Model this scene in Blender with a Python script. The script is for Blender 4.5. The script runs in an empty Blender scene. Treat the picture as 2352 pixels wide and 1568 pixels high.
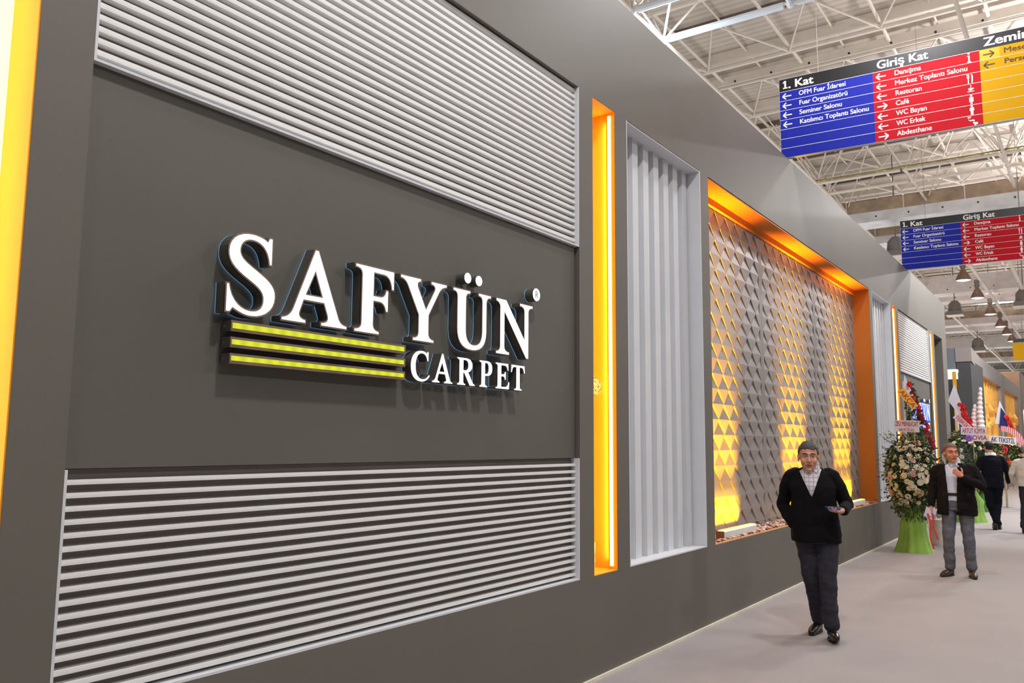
import bpy, bmesh, math, random
from mathutils import Vector, Matrix, noise as mnoise
random.seed(7)
SC = bpy.context.scene
COL = SC.collection
PI = math.pi
# ------------------------------------------------------------------ camera, world, exposure
F_PX, YAW, PITCH, ROLL, CAMZ = 1916.0, .6084, .11984, .0076, 1.7
cam_d = bpy.data.cameras.new('camera'); cam = bpy.data.objects.new('camera', cam_d); COL.objects.link(cam)
cam_d.sensor_fit = 'HORIZONTAL'; cam_d.sensor_width = 36.0; cam_d.lens = 36.0 * F_PX / 2352.0
cam_d.clip_start = .05; cam_d.clip_end = 400
_F = Vector((-math.sin(YAW) * math.cos(PITCH), math.cos(YAW) * math.cos(PITCH), math.sin(PITCH)))
_R = Vector((math.cos(YAW), math.sin(YAW), 0)); _U = _R.cross(_F)
_R2 = math.cos(ROLL) * _R + math.sin(ROLL) * _U; _U2 = -math.sin(ROLL) * _R + math.cos(ROLL) * _U
M = Matrix(((_R2.x, _U2.x, -_F.x), (_R2.y, _U2.y, -_F.y), (_R2.z, _U2.z, -_F.z))).to_4x4()
M.translation = Vector((0, 0, CAMZ)); cam.matrix_world = M
SC.camera = cam
W = bpy.data.worlds.new('world'); SC.world = W; W.use_nodes = True
W.node_tree.nodes['Background'].inputs[0].default_value = (.93, .95, 1.0, 1)
W.node_tree.nodes['Background'].inputs[1].default_value = .07
SC.view_settings.view_transform = 'Standard'; SC.view_settings.look = 'None'
SC.view_settings.gamma = 1; SC.view_settings.use_curve_mapping = False
SC.view_settings.exposure = 0.0
HALL_W = 114.0      # watts of one high-bay lamp
def roof_fill(x, y0, y1, z, wd, watts):
    # added area lights out of view, put in to brighten the hall roof
    ld = bpy.data.lights.new('roof_fill_light', 'AREA'); ld.shape = 'RECTANGLE'; ld.size = wd; ld.size_y = y1 - y0; ld.energy = watts; ld.color = (1.0, .96, .92)
    o = bpy.data.objects.new('roof_fill_light', ld); COL.objects.link(o); o.location = (x, (y0 + y1) / 2, z); o.rotation_euler = (PI, 0, 0)
roof_fill(-7.0, -4, 26, 4.2, 5.5, 700)
roof_fill(-8.0, 52, 108, 3.4, 6.0, 1300)
roof_fill(-7.5, 30, 50, 3.4, 5.5, 480)
roof_fill(7.5, -4, 108, 4.2, 6.0, 2000)

# ------------------------------------------------------------------ materials
def lin(c):
    return tuple(((v / 255.) / 12.92 if v / 255. <= .04045 else ((v / 255. + .055) / 1.055) ** 2.4) for v in c)
MATS = {}
def mat(name, rgb, rough=.6, metal=0., var=.06, nscale=6., bump=0., bscale=40., emis=0., ecol=None, trans=0., spec=.5, sheen=0.):
    if name in MATS: return MATS[name]
    m = bpy.data.materials.new(name); m.use_nodes = True; nt = m.node_tree; b = nt.nodes['Principled BSDF']
    c = lin(rgb)
    tc = nt.nodes.new('ShaderNodeTexCoord'); nz = nt.nodes.new('ShaderNodeTexNoise')
    nz.inputs['Scale'].default_value = nscale; nz.inputs['Detail'].default_value = 4
    nt.links.new(tc.outputs['Object'], nz.inputs['Vector'])
    rp = nt.nodes.new('ShaderNodeValToRGB')
    rp.color_ramp.elements[0].position = .3; rp.color_ramp.elements[1].position = .7
    rp.color_ramp.elements[0].color = tuple(max(0, v * (1 - var)) for v in c) + (1,)
    rp.color_ramp.elements[1].color = tuple(min(1, v * (1 + var)) for v in c) + (1,)
    nt.links.new(nz.outputs['Fac'], rp.inputs['Fac']); nt.links.new(rp.outputs['Color'], b.inputs['Base Color'])
    b.inputs['Roughness'].default_value = rough; b.inputs['Metallic'].default_value = metal
    b.inputs['Specular IOR Level'].default_value = spec
    if trans: b.inputs['Transmission Weight'].default_value = trans
    if sheen: b.inputs['Sheen Weight'].default_value = sheen
    if emis:
        b.inputs['Emission Color'].default_value = tuple(lin(ecol or rgb)) + (1,)
        b.inputs['Emission Strength'].default_value = emis
    if bump:
        n2 = nt.nodes.new('ShaderNodeTexNoise'); n2.inputs['Scale'].default_value = bscale; n2.inputs['Detail'].default_value = 3
        nt.links.new(tc.outputs['Object'], n2.inputs['Vector'])
        bp = nt.nodes.new('ShaderNodeBump'); bp.inputs['Strength'].default_value = bump; bp.inputs['Distance'].default_value = .01
        nt.links.new(n2.outputs['Fac'], bp.inputs['Height']); nt.links.new(bp.outputs['Normal'], b.inputs['Normal'])
    MATS[name] = m
    return m
def stripes(name, rgb1, rgb2, axis, period, duty=.5, rough=.6, axis2=None, rgb3=None, bump=0.):
    """procedural stripes (optionally crossed by a second set) along object axes"""
    m = mat(name, rgb1, rough); nt = m.node_tree; b = nt.nodes['Principled BSDF']
    tc = nt.nodes.new('ShaderNodeTexCoord'); sp = nt.nodes.new('ShaderNodeSeparateXYZ')
    nt.links.new(tc.outputs['Object'], sp.inputs[0])
    def band(ax):
        a = nt.nodes.new('ShaderNodeMath'); a.operation = 'DIVIDE'; a.inputs[1].default_value = period
        nt.links.new(sp.outputs[ax], a.inputs[0])
        f = nt.nodes.new('ShaderNodeMath'); f.operation = 'FRACT'; nt.links.new(a.outputs[0], f.inputs[0])
        g = nt.nodes.new('ShaderNodeMath'); g.operation = 'GREATER_THAN'; g.inputs[1].default_value = duty
        nt.links.new(f.outputs[0], g.inputs[0]); return g.outputs[0]
    mx = nt.nodes.new('ShaderNodeMix'); mx.data_type = 'RGBA'
    mx.inputs[6].default_value = lin(rgb1) + (1,); mx.inputs[7].default_value = lin(rgb2) + (1,)
    o = band(axis); nt.links.new(o, mx.inputs[0]); out = mx.outputs[2]
    if axis2 is not None:
        m2 = nt.nodes.new('ShaderNodeMix'); m2.data_type = 'RGBA'
        nt.links.new(out, m2.inputs[6]); m2.inputs[7].default_value = lin(rgb3 or rgb2) + (1,)
        nt.links.new(band(axis2), m2.inputs[0]); out = m2.outputs[2]
    nt.links.new(out, b.inputs['Base Color'])
    if bump:
        bp = nt.nodes.new('ShaderNodeBump'); bp.inputs['Strength'].default_value = bump; bp.inputs['Distance'].default_value = .02
        nt.links.new(o, bp.inputs['Height']); nt.links.new(bp.outputs['Normal'], b.inputs['Normal'])
    return m
def emit(name, rgb, s):
    if name in MATS: return MATS[name]
    m = mat(name, rgb, .5, emis=s, ecol=rgb); return m

m_wall = mat('booth grey paint', (104, 100, 92), .55, var=.03, nscale=1.3, bump=.05, bscale=60)
m_panel = mat('sign panel grey paint', (94, 92, 84), .6, var=.05, nscale=1.2, bump=.05, bscale=50)
m_orange_dim = mat('niche orange dimmed', (205, 122, 34), .6, var=.03, nscale=2)  # slot orange darkened, the niche's weaker light put into its colour
m_white = mat('white painted wood', (218, 220, 224), .5, var=.02)
m_slat = mat('slat white paint', (236, 236, 235), .5, var=.02)
m_backing = mat('louver backing shaded grey', (112, 104, 97), .7, var=.04)  # grey-brown board, toned dark to stand in for shade between the slats
m_orange = mat('orange paint', (246, 160, 22), .55, var=.03, nscale=2)
m_scale = mat('grey relief panel', (142, 134, 130), .42, var=.03, nscale=2)
m_carpet = mat('pale pink grey carpet', (156, 149, 148), .95, var=.05, nscale=1.5, bump=.35, bscale=260, sheen=.2)
m_base = mat('baseboard cream strip', (225, 218, 200), .5)
m_roof = None
m_steel = mat('white painted steel', (232, 224, 214), .5, var=.06, nscale=3)
m_dark = mat('dark purlin steel', (120, 108, 98), .6)
m_duct = mat('galvanised duct', (226, 230, 234), .45, metal=.25, var=.12, nscale=2.5)
m_ductb = mat('dusty brown duct side', (168, 148, 126), .7, var=.25, nscale=3)
m_black = mat('black plastic', (22, 22, 24), .45)
m_grey = mat('grey metal housing', (140, 134, 130), .5, metal=.3)

# ------------------------------------------------------------------ mesh helpers
class MB:
    def __init__(s, o=(0, 0, 0)): s.v = []; s.f = []; s.mi = []; s.o = Vector(o); s.cur = 0
    def add(s, vs, fs):
        n = len(s.v); s.v += [Vector(v) for v in vs]; s.f += [tuple(i + n for i in f) for f in fs]; s.mi += [s.cur] * len(fs)
    def box(s, x0, x1, y0, y1, z0, z1):
        s.add([(x, y, z) for x in (x0, x1) for y in (y0, y1) for z in (z0, z1)],
              [(0, 1, 3, 2), (4, 6, 7, 5), (0, 4, 5, 1), (2, 3, 7, 6), (0, 2, 6, 4), (1, 5, 7, 3)])
    def obox(s, c, ax, ay, az):
        c = Vector(c); ax = Vector(ax); ay = Vector(ay); az = Vector(az)
        s.add([c + i * ax + j * ay + k * az for i in (-1, 1) for j in (-1, 1) for k in (-1, 1)],
              [(0, 1, 3, 2), (4, 6, 7, 5), (0, 4, 5, 1), (2, 3, 7, 6), (0, 2, 6, 4), (1, 5, 7, 3)])
    def tube(s, a, b, r0, r1=None, n=8):
        a = Vector(a); b = Vector(b); r1 = r0 if r1 is None else r1
        d = (b - a).normalized(); u = d.orthogonal().normalized(); w = d.cross(u)
        vs = []
        for p, r in ((a, r0), (b, r1)):
            vs += [p + r * (math.cos(2 * PI * i / n) * u + math.sin(2 * PI * i / n) * w) for i in range(n)]
        fs = [(i, (i + 1) % n, n + (i + 1) % n, n + i) for i in range(n)] + [tuple(range(n - 1, -1, -1)), tuple(range(n, 2 * n))]
        s.add(vs, fs)
    def path(s, pts, r, n=8):
        for a, b in zip(pts, pts[1:]): s.tube(a, b, r, n=n)
    def ball(s, c, r, nu=14, nv=9, rot=None):
        c = Vector(c); r = Vector(r) if hasattr(r, '__len__') else Vector((r, r, r))
        vs = [Vector((0, 0, r.z))]
        for i in range(1, nv):
            t = PI * i / nv
            for j in range(nu):
                p = 2 * PI * j / nu; vs.append(Vector((r.x * math.sin(t) * math.cos(p), r.y * math.sin(t) * math.sin(p), r.z * math.cos(t))))
        vs.append(Vector((0, 0, -r.z)))
        if rot: vs = [rot @ v for v in vs]
        vs = [v + c for v in vs]
        fs = [(0, 1 + j, 1 + (j + 1) % nu) for j in range(nu)]
        for i in range(nv - 2):
            a = 1 + i * nu; b = a + nu
            fs += [(a + j, b + j, b + (j + 1) % nu, a + (j + 1) % nu) for j in range(nu)]
        a = 1 + (nv - 2) * nu; fs += [(a + (j + 1) % nu, a + j, len(vs) - 1) for j in range(nu)]
        s.add(vs, fs)
    def lathe(s, c, prof, n=24):
        c = Vector(c); vs = []; k = len(prof)
        for i in range(n):
            t = 2 * PI * i / n; vs += [c + Vector((r * math.cos(t), r * math.sin(t), z)) for r, z in prof]
        fs = [(i * k + j, ((i + 1) % n) * k + j, ((i + 1) % n) * k + j + 1, i * k + j + 1) for i in range(n) for j in range(k - 1)]
        s.add(vs, fs)
    def loft(s, rings, n=28, cap=True):
        """rings: (cx,cy,cz,rx,ry[,pow])"""
        vs = []
        for rg in rings:
            cx, cy, cz, rx, ry = rg[:5]; e = rg[5] if len(rg) > 5 else 1.
            for i in range(n):
                t = 2 * PI * i / n; c, si = math.cos(t), math.sin(t)
                vs.append(Vector((cx + rx * math.copysign(abs(c) ** e, c), cy + ry * math.copysign(abs(si) ** e, si), cz)))
        fs = []
        for k in range(len(rings) - 1):
            a = k * n; b = a + n
            fs += [(a + i, a + (i + 1) % n, b + (i + 1) % n, b + i) for i in range(n)]
        if cap: fs += [tuple(range(n - 1, -1, -1)), tuple(range((len(rings) - 1) * n, len(rings) * n))]
        s.add(vs, fs)
    def limb(s, pts, rs, n=14, flat=None):
        for (a, b, ra, rb) in zip(pts, pts[1:], rs, rs[1:]):
            s.tube(a, b, ra, rb, n=n)
        for p, r in zip(pts, rs): s.ball(p, r, n, 9)
    def mesh(s, name, mats, smooth=False):
        me = bpy.data.meshes.new(name)
        me.from_pydata([tuple(v - s.o) for v in s.v], [], s.f)
        for m in (mats if isinstance(mats, (list, tuple)) else [mats]): me.materials.append(m)
        me.polygons.foreach_set('material_index', s.mi)
        if smooth: me.polygons.foreach_set('use_smooth', [True] * len(me.polygons))
        me.update(); return me
    def build(s, name, mats, parent=None, smooth=False, origin=True):
        if parent is None and origin and s.o.length == 0:
            lo = [min(v[i] for v in s.v) for i in range(3)]; hi = [max(v[i] for v in s.v) for i in range(3)]
            s.o = Vector(((lo[0] + hi[0]) / 2, (lo[1] + hi[1]) / 2, lo[2]))
        me = s.mesh(name, mats, smooth)
        o = bpy.data.objects.new(name, me); COL.objects.link(o)
        if parent is not None: o.parent = parent
        else: o.location = s.o
        return o
def tag(o, label=None, cat=None, group=None, kind=None):
    if label: o['label'] = label
    if cat: o['category'] = cat
    if group: o['group'] = group
    if kind: o['kind'] = kind
    return o
def struct(o, label=None): return tag(o, label, kind='structure')
def thing(name, label, cat, loc=(0, 0, 0), group=None):
    o = bpy.data.objects.new(name, None); COL.objects.link(o); o.location = loc; o.empty_display_size = .1
    return tag(o, label, cat, group)
def copy_tree(o, parent=None):
    c = o.copy(); COL.objects.link(c); c.parent = parent
    for ch in list(o.children): copy_tree(ch, c)
    return c
def curve_mesh(polys, extrude=.01, offset=0., bevel=0.):
    """polys: list of closed 2D outlines -> (verts, faces), local u,v,w"""
    cu = bpy.data.curves.new('outline', 'CURVE'); cu.dimensions = '2D'; cu.fill_mode = 'BOTH'
    cu.extrude = extrude; cu.offset = offset; cu.bevel_depth = bevel
    for p in polys:
        sp = cu.splines.new('POLY'); sp.points.add(len(p) - 1); sp.use_cyclic_u = True
        for q, (u, v) in zip(sp.points, p): q.co = (u, v, 0, 1)
    return _conv(cu)
def text_mesh(body, size, extrude=.001, bold=0., align='LEFT', maxw=None):
    cu = bpy.data.curves.new('lettering', 'FONT'); cu.body = body; cu.size = size; cu.extrude = extrude; 
    cu.align_x = align; cu.resolution_u = 6
    vs, fs = _conv(cu)
    if bold and vs:      # thicken the strokes with slightly shifted layers
        bv, bf = list(vs), list(fs); vs, fs = [], []
        for i, (dx, dy) in enumerate(((0, 0), (1, 0), (-1, 0), (0, .6), (0, -.6), (.7, .5), (-.7, .5), (.7, -.5), (-.7, -.5))):
            n = len(vs); vs += [Vector((v.x + dx * bold * size, v.y + dy * bold * size, v.z + i * .00003)) for v in bv]; fs += [tuple(q + n for q in f) for f in bf]
    if maxw and vs:
        x0 = min(v.x for v in vs); x1 = max(v.x for v in vs); k = maxw / max(1e-6, x1 - x0)
        for v in vs: v.x = x0 + (v.x - x0) * k if align == 'LEFT' else v.x * k
    return vs, fs
def _conv(cu):
    o = bpy.data.objects.new('tmp', cu); me = bpy.data.meshes.new_from_object(o)
    vs = [v.co.copy() for v in me.vertices]; fs = [tuple(p.vertices) for p in me.polygons]
    bpy.data.objects.remove(o); bpy.data.meshes.remove(me)
    return vs, fs
def proj(p):
    q = Vector(p) - Vector((0, 0, CAMZ)); d = q.dot(_F); return d

# ------------------------------------------------------------------ setting: floor, roof, far walls
WX = -3.072           # front plane of the long booth wall
b = MB(); b.box(-40, 30, -12, 130, -.05, 0); struct(b.build('floor', m_carpet))
m_roof = stripes('corrugated roof sheet', (206, 196, 186), (192, 182, 172), 1, .22, .5, .7, bump=.15)
b = MB(); b.box(-42, 16, -12, 130, 11.5, 11.6); CEIL = struct(b.build('ceiling', m_roof))
b = MB(); b.box(-42, 30, 118, 118.3, 0, 11.5); struct(b.build('wall_far', mat('far wall cream', (222, 218, 212), .7)))
b = MB(); b.box(-42.3, -42, -12, 118, 0, 11.5); struct(b.build('wall_west', mat('side wall cream', (214, 208, 200), .7)))

# long booth wall with its openings
ZS, ZB, ZT = .73, 4.39, 5.395
YE = 24.34
OPEN = [(1.01, 1.38), (1.584, 5.28), (5.486, 5.856), (6.06, 7.655), (7.868, 15.22), (15.433, 17.028), (17.225, 17.595), (17.80, 21.496), (21.70, 22.07), (22.3, 23.6)]
def grid_wall(y_start, y_end, opens, z_s, z_b, z_t, x_f, thick, name, m, floor_open=()):
    ys = sorted({y_start, y_end, *[v for o in opens for v in o]}); zs = [0, z_s, z_b, z_t]
    def solid(i, j):
        if i < 0 or j < 0 or i >= len(ys) - 1 or j >= 3: return False
        ym = (ys[i] + ys[i + 1]) / 2
        for k, (a, c) in enumerate(opens):
            if a < ym < c and (j == 1 or (j == 0 and k in floor_open)): return False
        return True
    bm = MB(); x0 = x_f - thick
    for i in range(len(ys) - 1):
        for j in range(3):
            if not solid(i, j): continue
            a, c, d, e = ys[i], ys[i + 1], zs[j], zs[j + 1]
            bm.add([(x_f, a, d), (x_f, c, d), (x_f, c, e), (x_f, a, e)], [(0, 1, 2, 3)])
            bm.add([(x0, a, d), (x0, c, d), (x0, c, e), (x0, a, e)], [(3, 2, 1, 0)])
            if not solid(i - 1, j): bm.add([(x_f, a, d), (x_f, a, e), (x0, a, e), (x0, a, d)], [(0, 1, 2, 3)])
            if not solid(i + 1, j): bm.add([(x_f, c, d), (x_f, c, e), (x0, c, e), (x0, c, d)], [(3, 2, 1, 0)])
            if not solid(i, j + 1): bm.add([(x_f, a, e), (x_f, c, e), (x0, c, e), (x0, a, e)], [(0, 1, 2, 3)])
            if not solid(i, j - 1): bm.add([(x_f, a, d), (x_f, c, d), (x0, c, d), (x0, a, d)], [(3, 2, 1, 0)])
    bmm = bmesh.new()
    o = bm.build(name, m)
    bmm.from_mesh(o.data); bmesh.ops.remove_doubles(bmm, verts=bmm.verts, dist=1e-4); bmesh.ops.recalc_face_normals(bmm, faces=bmm.faces)
    bmm.to_mesh(o.data); bmm.free(); return o
struct(grid_wall(-1.2, YE, OPEN, ZS, ZB, ZT, WX, .34, 'wall_left', m_wall, floor_open=(9,)), 'long grey exhibition booth wall')
b = MB(); b.box(WX, WX + .02, -1.2, 22.3, 0, .022); struct(b.build('baseboard_left', m_base), 'thin cream strip at the foot of the grey wall')

# ------------------------------------------------------------------ louvered panel bays (upper louver, sign panel, lower louver)
def louver(y0, y1, z0, z1, zc0, pitch, n, face, label, name='louver_panel', sill='bottom'):
    r = thing(name, label, 'louver panel', (WX - .15, (y0 + y1) / 2, z0), 'white louver panels')
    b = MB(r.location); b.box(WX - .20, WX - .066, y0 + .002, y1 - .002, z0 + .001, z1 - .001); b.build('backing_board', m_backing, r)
    b = MB(r.location)
    for k in range(n):
        z = zc0 + pitch * k; h = face / 2
        b.add([(x, y, zz) for y in (y0 + .014, y1 - .014) for x, zz in ((WX - .066, z - h), (WX - .030, z - h), (WX - .0295, z), (WX - .030, z + h), (WX - .066, z + h))],
              [(0, 5, 6, 1), (1, 6, 7, 2), (2, 7, 8, 3), (3, 8, 9, 4), (0, 1, 2, 3, 4), (9, 8, 7, 6, 5)])
    b.build('slats', m_slat, r)
    b = MB(r.location)
    b.box(WX - .066, WX - .001, y1 - .012, y1 - .001, z0 + .001, z1 - .001); b.build('side_trim', m_white, r); b = MB(r.location); b.box(WX - .066, WX - .001, y0 + .001, y0 + .012, z0 + .001, z1 - .001)
    b.build('side_trim', m_white, r)
    b = MB(r.location); b.box(WX - .066, WX - .001, y0 + .012, y1 - .012, z0 + .001, z0 + .012)
    b.build('sill_trim', m_white, r)
    return r
P0, P1 = 1.59, 3.14
def bay(y0, y1, tail):
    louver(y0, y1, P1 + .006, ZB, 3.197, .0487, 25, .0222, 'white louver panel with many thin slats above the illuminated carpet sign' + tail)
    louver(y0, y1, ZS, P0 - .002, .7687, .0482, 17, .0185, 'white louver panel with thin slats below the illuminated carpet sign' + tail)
    b = MB(); b.box(WX - .2, WX - .032, y0 + .002, y1 - .022, P0, P1 + .004)
    tag(b.build('sign_panel', m_panel), 'dark grey wall board carrying the illuminated carpet sign' + tail, 'wall board')
bay(1.584, 5.28, ', nearest the camera')
bay(17.80, 21.496, ', far along the wall')

# ------------------------------------------------------------------ letters
def bz(path):
    out = []; cur = None
    for s in path:
        if len(s) == 2: out.append(s); cur = s
        else:
            x0, y0 = cur; x1, y1, x2, y2, x3, y3 = s
            for i in range(1, 8):
                t = i / 7; a = (1 - t) ** 3; b_ = 3 * t * (1 - t) ** 2; c = 3 * t * t * (1 - t); d = t ** 3
                out.append((a * x0 + b_ * x1 + c * x2 + d * x3, a * y0 + b_ * y1 + c * y2 + d * y3))
            cur = (x3, y3)
    return out
L = {}
L['S'] = (.73, [bz([(.66, 1.04), (.66, .68), (.62, .68), (.60, .86, .50, .955, .36, .955), (.25, .955, .18, .89, .18, .80), (.18, .71, .27, .665, .42, .59), (.62, .49, .73, .42, .73, .28), (.73, .10, .58, -.02, .37, -.02), (.26, -.02, .18, .02, .10, .055), (.06, .0), (.0, .0), (.0, .36), (.04, .36), (.07, .17, .20, .055, .36, .055), (.50, .055, .545, .13, .545, .22), (.545, .32, .46, .37, .31, .445), (.12, .54, .01, .62, .01, .77), (.01, .94, .16, 1.04, .35, 1.04), (.46, 1.04, .54, 1.015, .58, .985), (.61, 1.04)])])
L['A'] = (1.16, [bz([(.54, 1.04), (.60, 1.04), (.99, .17), (1.02, .08, 1.08, .055, 1.16, .05), (1.16, 0), (.68, 0), (.68, .05), (.77, .055, .82, .085, .79, .16), (.725, .315), (.365, .315), (.31, .17), (.275, .09, .32, .06, .41, .05), (.41, 0), (0, 0), (0, .05), (.09, .06, .15, .10, .19, .19)]), [(.405, .40), (.69, .40), (.555, .73)]])
L['F'] = (.80, [bz([(0, 1.0), (.80, 1.0), (.80, .71), (.755, .71), (.74, .84, .69, .915, .57, .915), (.375, .915), (.375, .575), (.50, .575), (.58, .575, .62, .61, .635, .69), (.68, .69), (.68, .36), (.635, .36), (.62, .44, .58, .49, .50, .49), (.375, .49), (.375, .15), (.375, .08, .42, .055, .50, .05), (.50, 0), (0, 0), (0, .05), (.09, .055, .135, .08, .135, .15), (.135, .85), (.135, .92, .09, .945, 0, .95)])])
L['Y'] = (1.11, [bz([(0, 1.0), (.475, 1.0), (.475, .95), (.40, .94, .38, .91, .41, .85), (.60, .53), (.80, .85), (.84, .91, .80, .94, .72, .95), (.72, 1.0), (1.11, 1.0), (1.11, .95), (1.02, .94, .97, .91, .92, .84), (.67, .44), (.67, .15), (.67, .08, .72, .055, .80, .05), (.80, 0), (.30, 0), (.30, .05), (.39, .055, .43, .08, .43, .15), (.43, .42), (.17, .85), (.13, .91, .08, .94, 0, .95)])])
L['U'] = (1.05, [bz([(0, 1.0), (.46, 1.0), (.46, .95), (.38, .945, .345, .92, .345, .85), (.345, .34), (.345, .15, .43, .08, .56, .08), (.72, .08, .80, .17, .80, .34), (.80, .85), (.80, .92, .77, .945, .69, .95), (.69, 1.0), (1.05, 1.0), (1.05, .95), (.96, .945, .92, .92, .92, .85), (.92, .34), (.92, .10, .78, -.02, .52, -.02), (.25, -.02, .115, .10, .115, .34), (.115, .85), (.115, .92, .08, .945, 0, .95)])])
L['N'] = (1.16, [bz([(0, 1.0), (.30, 1.0), (.89, .33), (.89, .85), (.89, .92, .84, .945, .74, .95), (.74, 1.0), (1.16, 1.0), (1.16, .95), (1.07, .945, 1.02, .92, 1.02, .85), (1.02, -.02), (.95, -.02), (.25, .78), (.25, .15), (.25, .08, .31, .055, .40, .05), (.40, 0), (.0, 0), (.0, .05), (.08, .055, .12, .08, .12, .15), (.12, .87), (.09, .93, .05, .945, 0, .95)])])
L['C'] = (.98, [bz([(.90, 1.03), (.90, .70), (.85, .70), (.82, .86, .72, .95, .57, .95), (.35, .95, .24, .78, .24, .51), (.24, .23, .37, .07, .60, .07), (.75, .07, .86, .13, .95, .24), (.98, .19), (.88, .06, .74, -.02, .54, -.02), (.20, -.02, 0, .17, 0, .50), (0, .84, .22, 1.04, .54, 1.04), (.66, 1.04, .75, 1.01, .82, .97), (.85, 1.03)])])
L['R'] = (1.04, [bz([(0, 1.0), (.52, 1.0), (.76, 1.0, .88, .90, .88, .74), (.88, .61, .79, .52, .64, .485), (.90, .13), (.94, .08, .98, .055, 1.04, .05), (1.04, 0), (.74, 0), (.40, .46), (.35, .46), (.35, .15), (.35, .08, .39, .055, .47, .05), (.47, 0), (0, 0), (0, .05), (.08, .055, .125, .08, .125, .15), (.125, .85), (.125, .92, .08, .945, 0, .95)]), bz([(.35, .92), (.35, .55), (.46, .55), (.59, .55, .65, .62, .65, .735), (.65, .86, .59, .92, .46, .92)])])
L['P'] = (.80, [bz([(0, 1.0), (.46, 1.0), (.70, 1.0, .80, .89, .80, .72), (.80, .53, .67, .43, .46, .43), (.34, .43), (.34, .15), (.34, .08, .39, .055, .47, .05), (.47, 0), (0, 0), (0, .05), (.08, .055, .12, .08, .12, .15), (.12, .85), (.12, .92, .08, .945, 0, .95)]), bz([(.34, .92), (.34, .51), (.43, .51), (.53, .51, .575, .60, .575, .715), (.575, .85, .53, .92, .43, .92)])])
L['E'] = (.90, [bz([(0, 1.0), (.82, 1.0), (.84, .73), (.79, .73), (.76, .86, .70, .915, .58, .915), (.36, .915), (.36, .57), (.48, .57), (.56, .57, .60, .60, .61, .68), (.66, .68), (.66, .36), (.61, .36), (.60, .44, .56, .485, .48, .485), (.36, .485), (.36, .085), (.60, .085), (.74, .085, .81, .15, .85, .29), (.90, .29), (.87, 0), (0, 0), (0, .05), (.08, .055, .125, .08, .125, .15), (.125, .85), (.125, .92, .08, .945, 0, .95)])])
L['T'] = (.95, [bz([(.02, 1.0), (.93, 1.0), (.95, .70), (.90, .70), (.87, .86, .82, .915, .70, .915), (.59, .915), (.59, .15), (.59, .08, .64, .055, .73, .05), (.73, 0), (.22, 0), (.22, .05), (.31, .055, .36, .08, .36, .15), (.36, .915), (.25, .915), (.13, .915, .08, .86, .05, .70), (0, .70)])])
m_lface = emit('sign face white light', (236, 242, 255), 1.35)
m_lrim = mat('bronze letter rim', (138, 116, 102), .35, metal=.15)
m_lside = mat('dark mirror letter side', (100, 97, 92), .3, metal=.35, var=.1, nscale=8)
m_glow = emit('blue back glow', (130, 180, 220), .75)
XB = WX - .032          # face of the sign board
XF = WX + .042          # front of the letters
def solid_uvw(b, vs, fs, x0, y0, z0, k=1.0):
    b.add([(x0 + v.z, y0 + v.x * k, z0 + v.y * k) for v in vs], fs)
def letter_at(ch, y0, z0, h, width, rimw, label, group, extra=None):
    w, polys = L[ch]; kx = width / w
    polys = [[(u * kx, v * h) for u, v in p] for p in polys]
    return letter_poly(polys, y0, z0, rimw, label, group, extra)
def letter_poly(polys, y0, z0, rimw, label, group, extra=None, face_m=None):
    r = thing('channel_letter', label, 'sign letter', (XB, y0, z0), group)
    dep = XF - XB - .010
    bo = rimw * .45
    vs, fs = curve_mesh(polys, dep / 2 - .004, bo); b = MB(r.location); solid_uvw(b, vs, fs, XF - dep / 2 - .0035, y0, z0); b.build('casing', m_lside, r)
    vs, fs = curve_mesh(polys, .001, bo); b = MB(r.location); solid_uvw(b, vs, fs, XF + .0005, y0, z0); b.build('front_rim', m_lrim, r)
    vs, fs = curve_mesh(polys, .0012, -rimw * .45); b = MB(r.location); solid_uvw(b, vs, fs, XF + .0022, y0, z0); f = b.build('lit_face', face_m or m_lface, r)
    vs, fs = curve_mesh(polys, .0011, bo + .0003); b = MB(r.location); solid_uvw(b, vs, fs, XB + .0095, y0, z0); b.build('back_light', m_glow, r)
    b = MB(r.location)
    us = [p[0] for p in polys[0]]; zs_ = [p[1] for p in polys[0]]
    if extra is None:
        for p in (polys[0][0], polys[0][len(polys[0]) // 2]):
            cu_, cv_ = sum(us) / len(us), sum(zs_) / len(zs_)
            q = (p[0] * .86 + cu_ * .14, p[1] * .92 + cv_ * .08)
            b = MB(r.location); b.tube((XB, y0 + q[0], z0 + q[1]), (XB + .012, y0 + q[0], z0 + q[1]), .005); b.build('mounting_peg', m_grey, r)
    return r
SIGN = []
cap0, caph = 2.247, .350
W1 = [('S', 2.196, .262, 'S', 'first of the large glowing word'), ('A', 2.497, .409, 'A', 'second of the large word'), ('F', 2.957, .284, 'F', 'third of the large word'),
      ('Y', 3.292, .392, 'Y', 'fourth of the large word'), ('U', 3.744, .373, 'U with two dots', 'fifth of the large word'), ('N', 4.174, .410, 'N', 'last of the large word')]
def disc(cx, cy, r, n=28): return [(cx + r * math.cos(2 * PI * i / n), cy + r * math.sin(2 * PI * i / n)) for i in range(n)]
for ch, y0, w, nm, where in W1:
    r = letter_at(ch, y0, cap0, caph, w, .0085 if ch != 'N' else .006, 'large white letter %s, %s, nearest the camera' % (nm, where), 'glowing letters of the large word')
    if ch == 'U':
        for cy in (3.884, 3.994):
            dp = [disc(cy - y0, 2.673 - cap0, .035)]
            vs, fs = curve_mesh(dp, .028); b = MB(r.location); solid_uvw(b, vs, fs, XF - .031, y0, cap0); d = b.build('umlaut_dot', m_lside, r)
            vs, fs = curve_mesh(dp, .0012, -.004); b = MB(r.location); solid_uvw(b, vs, fs, XF - .001, y0, cap0); b.build('lit_face', m_lface, d)
    SIGN.append(r)
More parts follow.
